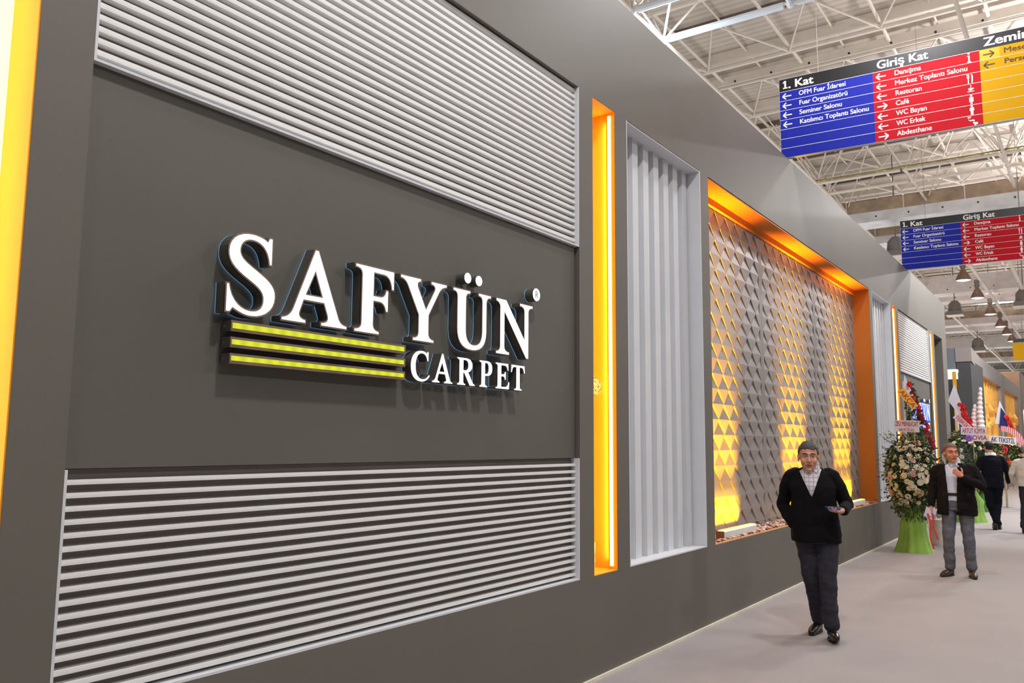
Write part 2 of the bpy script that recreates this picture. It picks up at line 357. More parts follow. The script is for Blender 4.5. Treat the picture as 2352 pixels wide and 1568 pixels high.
# registered mark disc
r = letter_poly([disc(0, 0, .044)], 4.630, 2.683, .003, 'small round glowing disc with an R beside the large letter N nearest the camera', 'round sign discs')
r.name = 'registered_mark_disc'
vs, fs = text_mesh('R', .066, .0008, .0, 'CENTER'); b = MB(r.location); solid_uvw(b, vs, fs, XF + .0045, 4.630, 2.683 - .022); b.build('lettering', mat('grey print', (120, 125, 135), .5), r)
SIGN.append(r)
W2 = [('C', 3.388, .158, 'first'), ('A', 3.568, .180, 'second'), ('R', 3.792, .168, 'third'), ('P', 4.007, .129, 'fourth'), ('E', 4.173, .147, 'fifth'), ('T', 4.340, .155, 'last')]
for ch, y0, w, where in W2:
    SIGN.append(letter_at(ch, y0, 2.029, .161, w, .0028, 'small glowing white letter %s, %s of the lower word nearest the camera' % (ch, where), 'glowing letters of the small word'))
m_yel = mat('yellow green light bar', (150, 156, 30), .5, emis=.6, ecol=(208, 220, 40))
nt = m_yel.node_tree; _b = nt.nodes['Principled BSDF']
_tc = nt.nodes.new('ShaderNodeTexCoord'); _w = nt.nodes.new('ShaderNodeTexWave'); _w.bands_direction = 'Y'; _w.inputs['Scale'].default_value = 4.5; _w.inputs['Distortion'].default_value = 1.5
_mr = nt.nodes.new('ShaderNodeMapRange'); _mr.inputs['To Min'].default_value = .60; _mr.inputs['To Max'].default_value = .85
nt.links.new(_tc.outputs['Object'], _w.inputs['Vector']); nt.links.new(_w.outputs['Fac'], _mr.inputs['Value']); nt.links.new(_mr.outputs['Result'], _b.inputs['Emission Strength'])
m_bar = mat('pink bronze mirror trim', (150, 124, 108), .25, metal=.3, var=.25, nscale=5)
for z0, z1, where in ((2.166, 2.214, 'topmost'), (2.096, 2.142, 'middle'), (2.026, 2.071, 'lowest')):
    y0, y1 = 2.231, 3.346
    r = thing('light_bar', '%s of three yellow green glowing bars under the large word nearest the camera' % where, 'light bar', (XB, 2.79, z0), 'yellow green light bars')
    b = MB(r.location); b.box(XB + .012, XF - .001, y0, y1, z0, z1); b.build('casing', m_lside, r)
    b = MB(r.location); b.box(XF - .001, XF, y0, y1, z0, z1); b.build('front_rim', m_bar, r)
    b = MB(r.location); b.box(XF, XF + .0015, y0 + .007, y1 - .012, z0 + .013, z1 - .011); b.build('lit_face', m_yel, r)
    b = MB(r.location)
    for yy in (y0 + .06, y1 - .06): b = MB(r.location); b.tube((XB, yy, (z0 + z1) / 2), (XB + .013, yy, (z0 + z1) / 2), .006); b.build('mounting_peg', m_grey, r)
    b = MB(r.location); b.tube((XB + .03, y0, (z0 + z1) / 2), (XB + .03, y0 - .002, (z0 + z1) / 2), .004); b.build('screw', m_grey, r)
    SIGN.append(r)
m_blue = emit('sign face blue white light', (120, 160, 255), 1.1)
for r in SIGN:      # the same sign on the far board
    c = copy_tree(r); c.location.y += 16.216
    c['label'] = r['label'].replace('nearest the camera', 'far along the wall')
    c['group'] = r['group'] + ', far sign'
    if c.name.startswith('channel'):
        for ch in c.children:
            if ch.name.startswith('casing'):
                ch.data = ch.data.copy(); ch.data.materials[0] = mat('blue lit letter side', (70, 110, 235), .4, emis=.9, ecol=(60, 105, 245))
# ------------------------------------------------------------------ orange light slots
m_led = emit('warm led strip', (255, 226, 150), 3.2)
m_cream = mat('cream glowing back board', (255, 244, 205), .3, emis=.85, ecol=(255, 246, 212))  # emission added so the slot back board shows as brightly lit
m_yback = mat('yellow back board', (248, 202, 112), .25, var=.03)
m_marble = mat('gold flecked plinth board', (214, 176, 104), .25, var=.45, nscale=38)
def area(name, loc, rot_to, sx, sy, watts, rgb, parent=None, spread=180, off=(0, 0, 0)):
    ld = bpy.data.lights.new(name, 'AREA'); ld.shape = 'RECTANGLE'; ld.size = sx; ld.size_y = sy; ld.energy = watts; ld.color = lin(rgb); ld.spread = math.radians(spread)
    o = bpy.data.objects.new(name, ld); COL.objects.link(o)
    d = Vector(rot_to); o.rotation_euler = d.to_track_quat('-Z', 'Y').to_euler(); o.location = Vector(loc) - Vector(off)
    if parent: o.parent = parent
    return o
def slot(y0, y1, label, back, led_m=None, near=False, w=26, ledw=.024):
    x0 = WX - .213
    r = thing('light_slot', label, 'light slot', (WX - .1, (y0 + y1) / 2, ZS), 'tall orange light slots')
    t = .006
    b = MB(r.location)
    b.box(x0, WX - .002, y0, y0 + t, ZS, ZB); b.box(x0, WX - .002, y1 - t, y1, ZS, ZB)
    b.box(x0, WX - .002, y0 + t, y1 - t, ZB - t, ZB); b.box(x0, WX - .002, y0 + t, y1 - t, ZS, ZS + t); b.build('lining', m_orange, r)
    b = MB(r.location); b.box(x0, x0 + .008, y0 + t, y1 - t, ZS + t, ZB - t); b.build('back_board', back, r)
    b = MB(r.location); b.box(x0 + .009, x0 + .02, y0 + t + .001, y1 - t - .001, ZS + t, ZS + .20); b.build('plinth_board', m_marble, r)
    yl = (y0 + t + .001) if near else (y1 - t - .012); sg = 1 if near else -1
    b = MB(r.location); b.box(WX - .034 - ledw, WX - .034, yl, yl + .011, ZS + .03, ZB - .03); b.build('led_strip', led_m or m_led, r)
    area('led_light', (WX - .04 - ledw, yl + .0055 + sg * .01, (ZS + ZB) / 2), (-1, (.25 if near else .66) * sg, 0), .02, 3.5, w * .4, (255, 240, 190), r, off=r.location)
    return r
slot(OPEN[0][0], OPEN[0][1], 'tall orange light slot at the left edge of the picture', m_cream, near=True, w=34)
slot(OPEN[2][0], OPEN[2][1], 'tall orange light slot with a hanging crystal ball, right of the near carpet sign', m_yback, w=22)
m_ledo = emit('pale orange led strip', (255, 226, 170), 1.6)
slot(OPEN[6][0], OPEN[6][1], 'tall orange light slot left of the far carpet sign', m_yback, m_ledo, w=14, ledw=.075)
slot(OPEN[8][0], OPEN[8][1], 'tall whitish orange light slot right of the far carpet sign', m_cream, emit('cool white led strip', (235, 232, 236), 1.5), w=12, ledw=.11)
# crystal pendants in the second slot
m_cryst = emit('glowing crystal facets', (255, 214, 96), 1.5)
m_wire = mat('gold wire', (190, 130, 40), .3, metal=.8)
def crystal(loc, r_, top, label):
    r = thing('crystal_pendant', label, 'pendant lamp', loc, 'crystal pendants in the slot')
    b = MB(r.location); b.tube((loc[0], loc[1], loc[2] + r_ + .03), (loc[0], loc[1], top), .002); b.build('cord', m_wire, r)
    b = MB(r.location); b.tube((loc[0], loc[1], loc[2] + r_ - .005), (loc[0], loc[1], loc[2] + r_ + .035), .02, .012, 12); b.build('cap', m_wire, r)
    bm = bmesh.new(); bmesh.ops.create_icosphere(bm, subdivisions=3, radius=r_ * .93)
    me = bpy.data.meshes.new('glass_ball'); bm.to_mesh(me); bm.free(); me.materials.append(m_cryst)
    o = bpy.data.objects.new('glass_ball', me); COL.objects.link(o); o.parent = r
    bm = bmesh.new(); bmesh.ops.create_icosphere(bm, subdivisions=2, radius=r_)
    me = bpy.data.meshes.new('wire_cage'); 
    b = MB(); b.o = Vector((0, 0, 0))
    for e in bm.edges: b.tube(e.verts[0].co, e.verts[1].co, .0022, n=5)
    bm.free(); o = bpy.data.objects.new('wire_cage', b.mesh('wire_cage', m_wire)); COL.objects.link(o); o.parent = r
    ld = bpy.data.lights.new('bulb', 'POINT'); ld.energy = 3; ld.color = lin((255, 200, 90)); ld.shadow_soft_size = r_ * 1.02
    lo = bpy.data.objects.new('bulb', ld); COL.objects.link(lo); lo.parent = r
    return r
crystal((WX - .115, 5.668, 2.13), .074, ZB - .008, 'glowing crystal ball pendant hanging at mid height in the orange light slot')
crystal((WX - .115, 5.60, 4.20), .05, ZB - .008, 'small glowing pendant near the top of the orange light slot')

# ------------------------------------------------------------------ vertical fin screens
def fins(y0, y1, label):
    r = thing('fin_screen', label, 'fin screen', (WX - .1, (y0 + y1) / 2, ZS), 'white fin screens')
    t = .012; x0 = WX - .24
    b = MB(r.location)
    b.box(x0, WX + .002, y0 + .001, y0 + t, ZS + .001, ZB - .001); b.box(x0, WX + .002, y1 - t, y1 - .001, ZS + .001, ZB - .001)
    b.box(x0, WX + .002, y0 + t, y1 - t, ZS + .001, ZS + t); b.box(x0, WX - .004, y0 + t, y1 - t, ZB - t, ZB - .001)
    b.build('surround', m_white, r)
    b = MB(r.location); b.box(x0 - .012, x0, y0 + .001, y1 - .001, ZS + .001, ZB - .001); b.build('backing_board', m_white, r)
    for k in range(7):
        ya = y0 + .15 + .216 * k
        b = MB(r.location); b.box(x0, WX - .128, ya, ya + .106, ZS + t, ZB - t); b.build('fin', m_white, r)
fins(OPEN[3][0], OPEN[3][1], 'white screen of tall vertical fins left of the patterned orange niche')
fins(OPEN[5][0], OPEN[5][1], 'white screen of tall vertical fins right of the patterned orange niche')

# ------------------------------------------------------------------ patterned niche
NY0, NY1 = OPEN[4]
XN = -3.345
r = thing('niche_lining', 'orange painted lining of the long patterned niche', 'niche lining', (-3.2, (NY0 + NY1) / 2, ZS))
t = .006; b = MB(r.location); b.box(XN - .02, WX - .002, NY0 + .001, NY0 + t, ZS, ZB - .012); b.build('side_board', m_orange_dim, r); b = MB(r.location); b.box(XN - .02, WX - .002, NY1 - t, NY1 - .001, ZS, ZB - .012); b.build('side_board', m_orange_dim, r)
b = MB(r.location); b.box(XN - .02, WX - .002, NY0 + .001, NY1 - .001, ZB - .025, ZB - .012); b.build('soffit_board', m_orange_dim, r)
b = MB(r.location); b.box(XN + .005, XN + .045, NY0 + t, NY1 - t, ZB - .10, ZB - .025); b.build('top_batten', m_orange_dim, r)
b = MB(r.location); b.box(XN - .02, WX + .001, NY0 + .001, NY1 - .001, ZS, ZS + .010); b.build('sill_board', mat('bare wood sill', (226, 172, 120), .6), r)
PW = 2.44
for pi_, (pa, pb) in enumerate(((NY0 + .008, 10.262), (10.266, 12.702), (12.706, NY1 - .008))):
    b = MB(); HH = .024; CW, CH = .1675, .166
    zt, zb = ZB - .03, ZS + .012
    mrg = .055; a0, a1 = pa + mrg, pb - mrg
    ncol = 14 if True else 0
    cw = (a1 - a0) / ncol
    b.box(XN - .012, XN, pa, pa + mrg, zb, zt); b.box(XN - .012, XN, pb - mrg, pb, zb, zt)
    nrow = int((zt - zb) / CH) + 2
    X1 = XN
    def clampz(p): return (p[0], p[1], min(max(p[2], zb), zt))
    for j in range(-1, nrow):
        zc = 4.119 - CH * (nrow - 3 - j)      # apex height of this row
        for i in range(0, ncol + 1):
            if (i + j) % 2: continue
            yc = a0 + cw * i
            for sgn in (-1, 1):
                yo = yc + sgn * cw
                if yo < a0 - 1e-4 or yo > a1 + 1e-4: continue
                T = (X1 - HH, yc, zc); Ls = (X1, yo, zc - CH); Mid = (X1, yc, zc - CH); Bt = (X1, yc, zc - 2 * CH); Tt = (X1, yc, zc)
                tris = [(T, Mid, Ls), (Mid, Bt, Ls), (T, Ls, Tt)]
                for tr in tris:
                    zz = [p[2] for p in tr]
                    if max(zz) <= zb + .002 or min(zz) >= zt - .002: continue
                    tr = [clampz(p) for p in tr]
                    b.add(tr, [(0, 1, 2)])
    o = b.build('relief_panel', m_scale)
    bmm = bmesh.new(); bmm.from_mesh(o.data)
    bmm.normal_update()
    for f in bmm.faces:
        if f.normal.x < -.05 and abs(f.normal.x) > .6: f.normal_flip()
    bmm.to_mesh(o.data); bmm.free()
    tag(o, ['grey relief panel of raised diamond scales at the near end of the orange niche', 'middle grey relief panel of raised diamond scales in the orange niche', 'grey relief panel of raised diamond scales at the far end of the orange niche'][pi_], 'relief panel', 'relief panels in the niche')
m_lamp_w = mat('white lamp housing', (232, 232, 228), .4)
m_amb = emit('amber lamp lens', (255, 205, 70), 6)
for k, yc in enumerate((8.74, 11.47, 14.05)):
    r = thing('wash_light', ['white box wash light at the near end of the niche sill', 'white box wash light in the middle of the niche sill', 'white box wash light at the far end of the niche sill'][k], 'wash light', (-3.17, yc, ZS + .012), 'wash lights on the sill')
    b = MB(r.location); b.loft([(-3.165, yc, ZS + .014, .042, .50, .18), (-3.165, yc, ZS + .085, .045, .50, .18), (-3.165, yc, ZS + .095, .038, .495, .2)], 32); b.build('housing', m_lamp_w, r)
    b = MB(r.location); b.box(-3.195, -3.135, yc - .47, yc + .47, ZS + .095, ZS + .099); b.build('lens', m_amb, r)
    b = MB(r.location); b.box(-3.208, -3.122, yc - .512, yc - .502, ZS + .014, ZS + .092); b.build('end_cap', mat('brown end cap', (120, 84, 70), .5), r)
    area('wash_beam', (-3.185, yc, ZS + .11), (-.075, 0, 1), .98, .05, 40, (255, 172, 0), r, spread=28, off=r.location).rotation_euler = (Vector((-.10, 0, 1)).to_track_quat('-Z', 'Y').to_euler())
    area('base_glow', (-3.19, yc, ZS + .108), (-1, 0, 1.2), .96, .04, 30, (255, 190, 0), r, spread=75, off=r.location).rotation_euler = (Vector((-1.3, 0, 1)).to_track_quat('-Z', 'Y').to_euler())
# pebbles on the sill
rp = random.Random(3)
pm = [mat('pebble cream', (226, 208, 190), .6, var=.1, nscale=20), mat('pebble tan', (208, 160, 118), .6, var=.1, nscale=20), mat('pebble dark red', (120, 50, 42), .6, var=.2, nscale=20), mat('pebble grey', (170, 158, 150), .6, var=.1, nscale=20)]
protos = []
for k in range(8):
    bm = bmesh.new(); bmesh.ops.create_icosphere(bm, subdivisions=2, radius=1)
    for v in bm.verts: v.co *= 1 + .18 * mnoise.noise(v.co * 1.3 + Vector((k * 9, 0, 0)))
    me = bpy.data.meshes.new('pebble'); bm.to_mesh(me); bm.free(); me.materials.append(pm[k % 4])
    me.polygons.foreach_set('use_smooth', [True] * len(me.polygons)); protos.append(me)
peb = []
yy = NY0 + .03
while yy < NY1 - .03:
    for xx in (-3.315, -3.285, -3.255, -3.225, -3.195, -3.165, -3.135, -3.105):
        if any(abs(yy - c) < .56 for c in (8.74, 11.47, 14.05)) and xx < -3.115: continue
        y = yy + rp.uniform(-.014, .014); s = rp.uniform(.012, .020)
        peb.append((y, xx + rp.uniform(-.008, .008), ZS + .010 + s * .62, s))
    yy += .036
vis = sorted(peb, key=lambda p: (p[0] > 9.2 and p[0] < 10.9, p[0]))
def hidden(p): return (10.55 < p[0] < 13.3)
peb.sort(key=lambda p: (hidden(p), p[0] - p[1] * 1.5))
b = MB(); nind = 0; sh = random.Random(5)
for n_, (y, x, z, s) in enumerate(peb):
    k = sh.choice((0, 0, 1, 2, 2, 3, 4, 6, 7)); rot = Matrix.Rotation(sh.uniform(0, 6.28), 4, 'Z')
    sc = (s * sh.uniform(.9, 1.2), s * sh.uniform(.75, 1.), s * sh.uniform(.55, .7))
    if n_ < 300:
        cn = ('cream', 'tan', 'dark red', 'grey')[k % 4]
        o = bpy.data.objects.new('pebble', protos[k]); COL.objects.link(o); o.location = (x, y, z); o.scale = sc; o.rotation_euler = (0, 0, sh.uniform(0, 6.28))
        tag(o, 'small %s pebble lying on the niche sill' % cn, 'pebble', '%s pebbles on the niche sill' % cn)
    else:
        b.cur = k % 4; b.ball((x, y, z), (sc[0], sc[1], sc[2]), 8, 5)
o = b.build('pebble_bed', pm, smooth=True); tag(o, 'bed of small pebbles covering the rest of the niche sill', 'pebbles', kind='stuff')

# doorway at the end of the long wall
b = MB(); b.box(-5.5, -4.2, 22.0, 23.9, 0, 4.5)
r = thing('doorway_lining', 'dark doorway with blue light strips at the far end of the grey booth', 'doorway', (-3.3, 22.95, 0))
b = MB(r.location); b.box(-5.2, WX - .345, 23.61, 23.66, 0, 4.39); b.build('side_board', mat('dark graphite board', (70, 68, 66), .5), r)
b = MB(r.location); b.box(-5.2, -3.42, 22.2, 22.24, 0, 4.39); b.build('side_board', MATS['dark graphite board'], r)
b = MB(r.location); b.box(-5.22, -5.2, 22.2, 23.66, 0, 4.39); b.build('back_board', m_wall, r)
for yy, z0, z1, x in ((23.56, 1.4, 3.35, -3.30), (23.4, 1.0, 2.7, -3.38)):
    b = MB(r.location); b.box(x, x + .03, yy, yy + .03, z0, z1); b.build('light_strip', emit('blue light strip', (110, 165, 255), 2.2), r)
    b = MB(r.location); b.box(x + .03, x + .04, yy, yy + .14, z0 - .05, z1 - .05); b.build('blue_trim', mat('blue trim', (36, 78, 190), .4), r)
del b
# ------------------------------------------------------------------ roof structure
ZU, ZL = 11.1, 9.2
XN0, MX = -7.54 + 2.05 * -6, 2.05
b = MB()
ych = [5.7 + 3.45 * k for k in range(0, 32)]
for y in ych:
    r = thing('roof_beam', 'white upper roof beam spanning the hall under the deck', 'roof beam', (-14, y, ZU), 'white upper roof beams')
    b = MB(r.location); b.box(-41.5, 15.5, y - .09, y + .09, ZU + .12, ZU + .39); b.build('deck_beam', m_steel, r)
    b = MB(r.location); b.tube((-41.5, y, ZU), (15.5, y, ZU), .055, n=6); b.build('chord', m_steel, r)
    b = MB(r.location); b.tube((-41.5, y - 2.37, ZU - .05), (15.5, y - 2.37, ZU - .05), .035, n=6); b.build('chord', m_steel, r)
    b = MB(r.location); x = XN0
    while x < 6:
        b.tube((x, y, ZU), (x + MX / 2, y - 2.37, ZU - .05), .024, n=5); b.tube((x + MX / 2, y - 2.37, ZU - .05), (x + MX, y, ZU), .024, n=5)
        x += MX
    b.build('bracing', m_steel, r)
    o = MB(CEIL.location); o.box(-41.5, 15.5, y - 1.76, y - 1.70, 11.3, 11.5); o.build('purlin', m_dark, CEIL)
x = XN0; k = 0
while x < 8:
    for j, (rr, zz) in enumerate(((.042, 11.22), (.024, 11.36))):
        o = MB(CEIL.location); o.tube((x + j * MX / 2, -10, zz), (x + j * MX / 2, 117, zz), rr, n=6)
        o.build('tie_tube', m_steel, CEIL)
    x += MX
XL0, ML = -6.2 - 2.36 * 4, 2.36
m_steel_lit = mat('bluish lit white steel', (226, 234, 244), .45, var=.04)  # white steel with the bluish light on the near truss painted in
bands = [(12.5, 13.8), (24.3, 25.5, 27.9), (36.6, 38.9), (48.0, 50.4), (60.0, 62.4), (72., 74.4), (84., 86.4), (96., 98.4)]
for bi, ys_ in enumerate(bands):
    r = thing('roof_truss', ['white tube roof truss nearest the camera, with the bright floodlight', 'white tube roof truss behind the near hanging sign'][bi] if bi < 2 else '%s far white tube roof truss beyond the far hanging sign' % ('', '', 'first', 'second', 'third', 'fourth', 'fifth', 'last')[bi], 'roof truss', (-5, ys_[0], ZL), None if bi < 2 else 'far roof trusses')
    msb = m_steel_lit if bi == 0 else m_steel
    for y in ys_:
        b = MB(r.location)
        for k in range(9):
            xa = XL0 + ML * k; b.tube((xa + .12, y, ZL), (xa + ML - .12, y, ZL), .048 if bi else .066, n=8); b.ball((xa, y, ZL), .08, 8, 6)
            b.tube((xa + .04, y, ZL), (xa + .14, y, ZL), .03, .06, n=8)
        b.build('lower_chord', msb, r)
    for ya, yb_ in zip(ys_, ys_[1:]):
        for k in range(9): b = MB(r.location); b.tube((XL0 + ML * k, ya, ZL), (XL0 + ML * k, yb_, ZL), .036, n=6); b.build('cross_tube', msb, r)
    b = MB(r.location)
    for y in ys_:
        for k in range(9):
            xa = XL0 + ML * k
            for dx in (-1.1, 1.1):
                for dy in (-1.25, 1.25): b.tube((xa, y, ZL), (xa + dx, y + dy, ZU + .1), .023, n=6)
    b.build('bracing', m_steel, r)
o = MB()
for k, x in enumerate((-6.2, -1.5)):
    o = MB(); o.tube((x, -8, ZL), (x, 112, ZL), .04, n=8)
    tag(o.build('roof_tie', m_steel), ['long low roof tube running above the edge of the grey booth', 'long low roof tube running above the aisle'][k], 'roof tube')
# cables on the second truss
cz = MB()
for k in range(9):
    xa = XL0 + ML * k; cz.tube((xa, 24.22, ZL + .07), (xa + ML * .5, 24.22, ZL + .055), .022, n=5); cz.tube((xa + ML * .5, 24.22, ZL + .055), (xa + ML, 24.22, ZL + .07), .022, n=5)
tag(cz.build('power_cable', mat('yellow and black cable', (150, 138, 60), .6, var=.6, nscale=3)), 'yellow and dark cable lying along the white truss tube behind the near hanging sign', 'cable')
# ducts across the hall
def duct(y, z, h, w, label, m=m_duct, dusty=True):
    r = thing('air_duct', label, 'air duct', (-8, y, z))
    b = MB(r.location); b.box(-38, 12, y - w / 2, y + w / 2, z, z + h); b.build('duct_body', m, r)
    for k in range(8 if y < 40 else 0):
        b = MB(r.location); xx = -9.6 + 1.7 * k; b.box(xx, xx + .03, y - w / 2 - .008, y + w / 2 + .008, z - .008, z + h + .008); b.build('joint_flange', m, r)
    for k in range(14 if y < 50 else 0):
        b = MB(r.location); xx = -10.05 + .95 * k; b.tube((xx, y - w / 2 - .012, z + h * .22), (xx, y - w / 2 + .01, z + h * .22), .028, n=8); b.build('nozzle', m_black, r)
    if dusty: b = MB(r.location); b.box(-38, 12, y - w / 2 - .004, y - w / 2 + .02, z + h * .45, z + h); b.build('dusty_side', m_ductb, r)
duct(20.6, ZU + .0, .22, .20, 'slim white perforated duct under the roof, nearest the camera', m_steel, False)
duct(28.3, 8.75, .72, 1.0, 'large galvanised air duct with a dusty side, above the far hanging sign')
duct(32.6, 9.0, .6, .9, 'dusty galvanised air duct crossing behind the far hanging sign')
for y in (44.0, 46.6, 56., 59., 70., 82.): duct(y, 8.8, .8, 1.1, 'pinkish white air duct %s' % {44.: 'just above the third hanging lamp', 46.6: 'right behind the one above the third hanging lamp', 56.: 'behind the farthest hanging lamps', 59.: 'one row behind the farthest hanging lamps', 70.: 'second from the far end of the hall', 82.: 'nearest the far end of the hall'}[y], mat('pinkish white duct', (236, 228, 226), .5, var=.06), dusty=y in (56., 82.))
# cable trays
for i, (x, ya, yb_, z, lab) in enumerate(((-3.53, 33, 75, 8.5, 'long thin white cable tray right of the hanging lamp row'), (-5.85, 47, 92, 8.5, 'long thin white cable tray left of the hanging lamp row'), (-2.2, 27, 44, 8.4, 'short thin white cable tray at the right edge'))):
    b = MB(); b.box(x - .06, x + .06, ya, yb_, z, z + .06); tag(b.build('cable_tray', m_steel), lab, 'cable tray')
# floodlight on the truss
r = thing('floodlight', 'bright white floodlight on the truss node beside the top edge of the grey booth', 'floodlight', (-6.2, 13.66, 9.12))
b = MB(r.location); b.lathe((-6.2, 13.66, 9.02), [(0, .10), (.07, .09), (.10, -.02)], 16); b.build('housing', m_grey, r)
b = MB(r.location); b.ball((-6.2, 13.66, 9.0), .105, 16, 10); b.build('lens', emit('floodlight lens', (245, 250, 255), 9), r)
ld = bpy.data.lights.new('lamp_light', 'POINT'); ld.energy = 260; ld.color = (.85, .92, 1); ld.shadow_soft_size = .12
o = bpy.data.objects.new('lamp_light', ld); COL.objects.link(o); o.parent = r; o.location = (0.05, -.08, -.05)
# high-bay lamps
m_refl = mat('lamp reflector brown grey', (150, 120, 100), .4, metal=.3); m_bulb = emit('lamp mouth white light', (225, 235, 255), 4)
def highbay(x, y, z, label, group, lit=HALL_W, top=11.0):
    r = thing('pendant_lamp', label, 'pendant lamp', (x, y, z), group)
    b = MB(r.location); b.lathe((x, y, z), [(.06, .44), (.10, .38), (.20, .20), (.28, 0), (.265, 0), (.19, .18), (.09, .34)], 20); b.build('reflector', m_refl, r, smooth=True)
    b = MB(r.location); b.lathe((x, y, z + .5), [(0, .30), (.08, .29), (.11, .22), (.08, .10), (.12, .05), (.06, -.07)], 16); b.build('ballast_box', m_grey, r, smooth=True)
    b = MB(r.location); b.lathe((x, y, z + .02), [(0, -.05), (.15, -.035), (.262, 0)], 20); b.build('lamp_mouth', m_bulb, r)
    b = MB(r.location); b.tube((x, y, z + .85), (x, y, top), .012, n=6); b.build('cord', m_grey, r)
    lu = bpy.data.lights.new('roof_fill_spot', 'SPOT'); lu.energy = lit * 1.2; lu.color = (1.0, .97, .94); lu.spot_size = math.radians(165); lu.spot_blend = .5; lu.shadow_soft_size = .15  # added spot above the ballast, put in to brighten the roof
    ou = bpy.data.objects.new('roof_fill_spot', lu); COL.objects.link(ou); ou.parent = r; ou.location = (0, 0, .92); ou.rotation_euler = (PI, 0, 0)
    ld = bpy.data.lights.new('lamp_light', 'AREA'); ld.shape = 'DISK'; ld.size = .5; ld.energy = lit; ld.color = (1.0, .985, .985)
    o = bpy.data.objects.new('lamp_light', ld); COL.objects.link(o); o.parent = r; o.location = (0, 0, -.06)
    return r
for i, y in enumerate((35.0, 39.6, 44.9, 49.9, 53.6, 57.3)):
    highbay(-3.72, y, 7.85, ['nearest', 'second', 'third', 'fourth', 'fifth', 'farthest'][i] + ' of the row of hanging bell lamps under the roof', 'hanging bell lamps in a row')
for x, y, kw, od in ((-.05, -4.0, 1.0, 'first'), (-.05, 2.7, 2.3, 'second'), (-1.5, 9.3, 1.5, 'third'), (-.05, 14.6, 1.5, 'fourth'), (-.05, 21.2, 3.6, 'fifth'), (-.05, 26.0, 4.5, 'sixth'), (-.05, 31.6, 4.0, 'seventh')):
    highbay(x, y, 8.0, '%s hanging bell lamp over the aisle, outside the picture' % od, 'hanging bell lamps over the aisle', HALL_W * kw)
for y, od in ((2., 'first'), (12., 'second'), (22., 'third'), (34., 'fourth'), (48., 'fifth'), (64., 'sixth')): highbay(7.0, y, 8.0, '%s hanging bell lamp over the next aisle, outside the picture' % od, 'hanging bell lamps over the next aisle', HALL_W * 2.5)
for y, od in ((48, 'nearest'), (62, 'middle'), (78, 'farthest')): highbay(3.5, y, 7.9, '%s hanging bell lamp far down the hall, outside the picture' % od, 'hanging bell lamps far down the hall', HALL_W * 2.5)
# ventilation heaters
def heater(x, y, z, s, label):
    r = thing('roof_fan', label, 'roof fan', (x, y, z), 'grey roof fans')
    b = MB(r.location); b.lathe((x, y, z), [(0, 1.15 * s), (.22 * s, 1.1 * s), (.42 * s, .85 * s), (.46 * s, .35 * s), (.46 * s, .3 * s)], 20); b.build('cowl', m_grey, r, smooth=True)
    b = MB(r.location); b.box(x - .52 * s, x + .52 * s, y - .52 * s, y + .52 * s, z, z + .3 * s); b.build('base_box', m_grey, r)
    b = MB(r.location); b.box(x - .56 * s, x + .56 * s, y - .56 * s, y + .56 * s, z - .05 * s, z - .001); b.build('flange', m_steel, r)
    b = MB(r.location); b.tube((x, y, z + 1.1 * s), (x, y, 11.2), .02); b.build('hanger', m_grey, r)
heater(-5.06, 43.6, 7.75, .62, 'grey domed roof fan left of the third hanging lamp')
heater(-4.95, 28.9, 7.75, .6, 'grey domed roof fan beside the left edge of the far hanging sign')
heater(-5.7, 59.2, 7.55, .75, 'grey domed roof fan above the corner of the neighbouring booth')
heater(-2.2, 42.0, 7.7, .7, 'grey domed roof fan at the right edge of the picture')
# dome camera
r = thing('dome_camera', 'small dark dome camera hanging near the right edge below the far hanging sign', 'camera', (-1.35, 26.5, 7.6))
b = MB(r.location); b.tube((-1.35, 26.5, 7.68), (-1.35, 26.5, 7.9), .10, .08, 14); b.tube((-1.35, 26.5, 7.9), (-1.35, 26.5, 11.), .012); b.build('bracket', m_grey, r)
b = MB(r.location); b.ball((-1.35, 26.5, 7.68), .09, 14, 8); b.build('dome', m_black, r, smooth=True)

# ------------------------------------------------------------------ hanging direction signs
m_sblue = mat('sign blue', (34, 44, 160), .6, var=.02, spec=.15); m_sred = mat('sign red', (188, 18, 34), .6, var=.02, spec=.15); m_syel = mat('sign yellow', (210, 158, 6), .6, var=.02, spec=.15)
m_syel2 = mat('sign light yellow', (222, 180, 30), .4, var=.02); m_sblk = mat('sign black', (30, 28, 32), .4); m_sw = mat('sign white print', (240, 240, 240), .5); m_sbr = mat('sign brown print', (84, 58, 14), .5)
m_sfr = mat('sign aluminium frame', (200, 208, 220), .4, metal=.4)
SWD, SHT, HDR = 3.50, 1.09, .176
RH = (SHT - HDR) / 7
def flat(b, vs, fs, u, v, w=.012): b.add([(u + p.x, -w - p.z, v + p.y) for p in vs], fs)
def rect(b, u0, u1, v0, v1, w=.0115): b.add([(u0, -w, v0), (u1, -w, v0), (u1, -w, v1), (u0, -w, v1)], [(0, 1, 2, 3)])
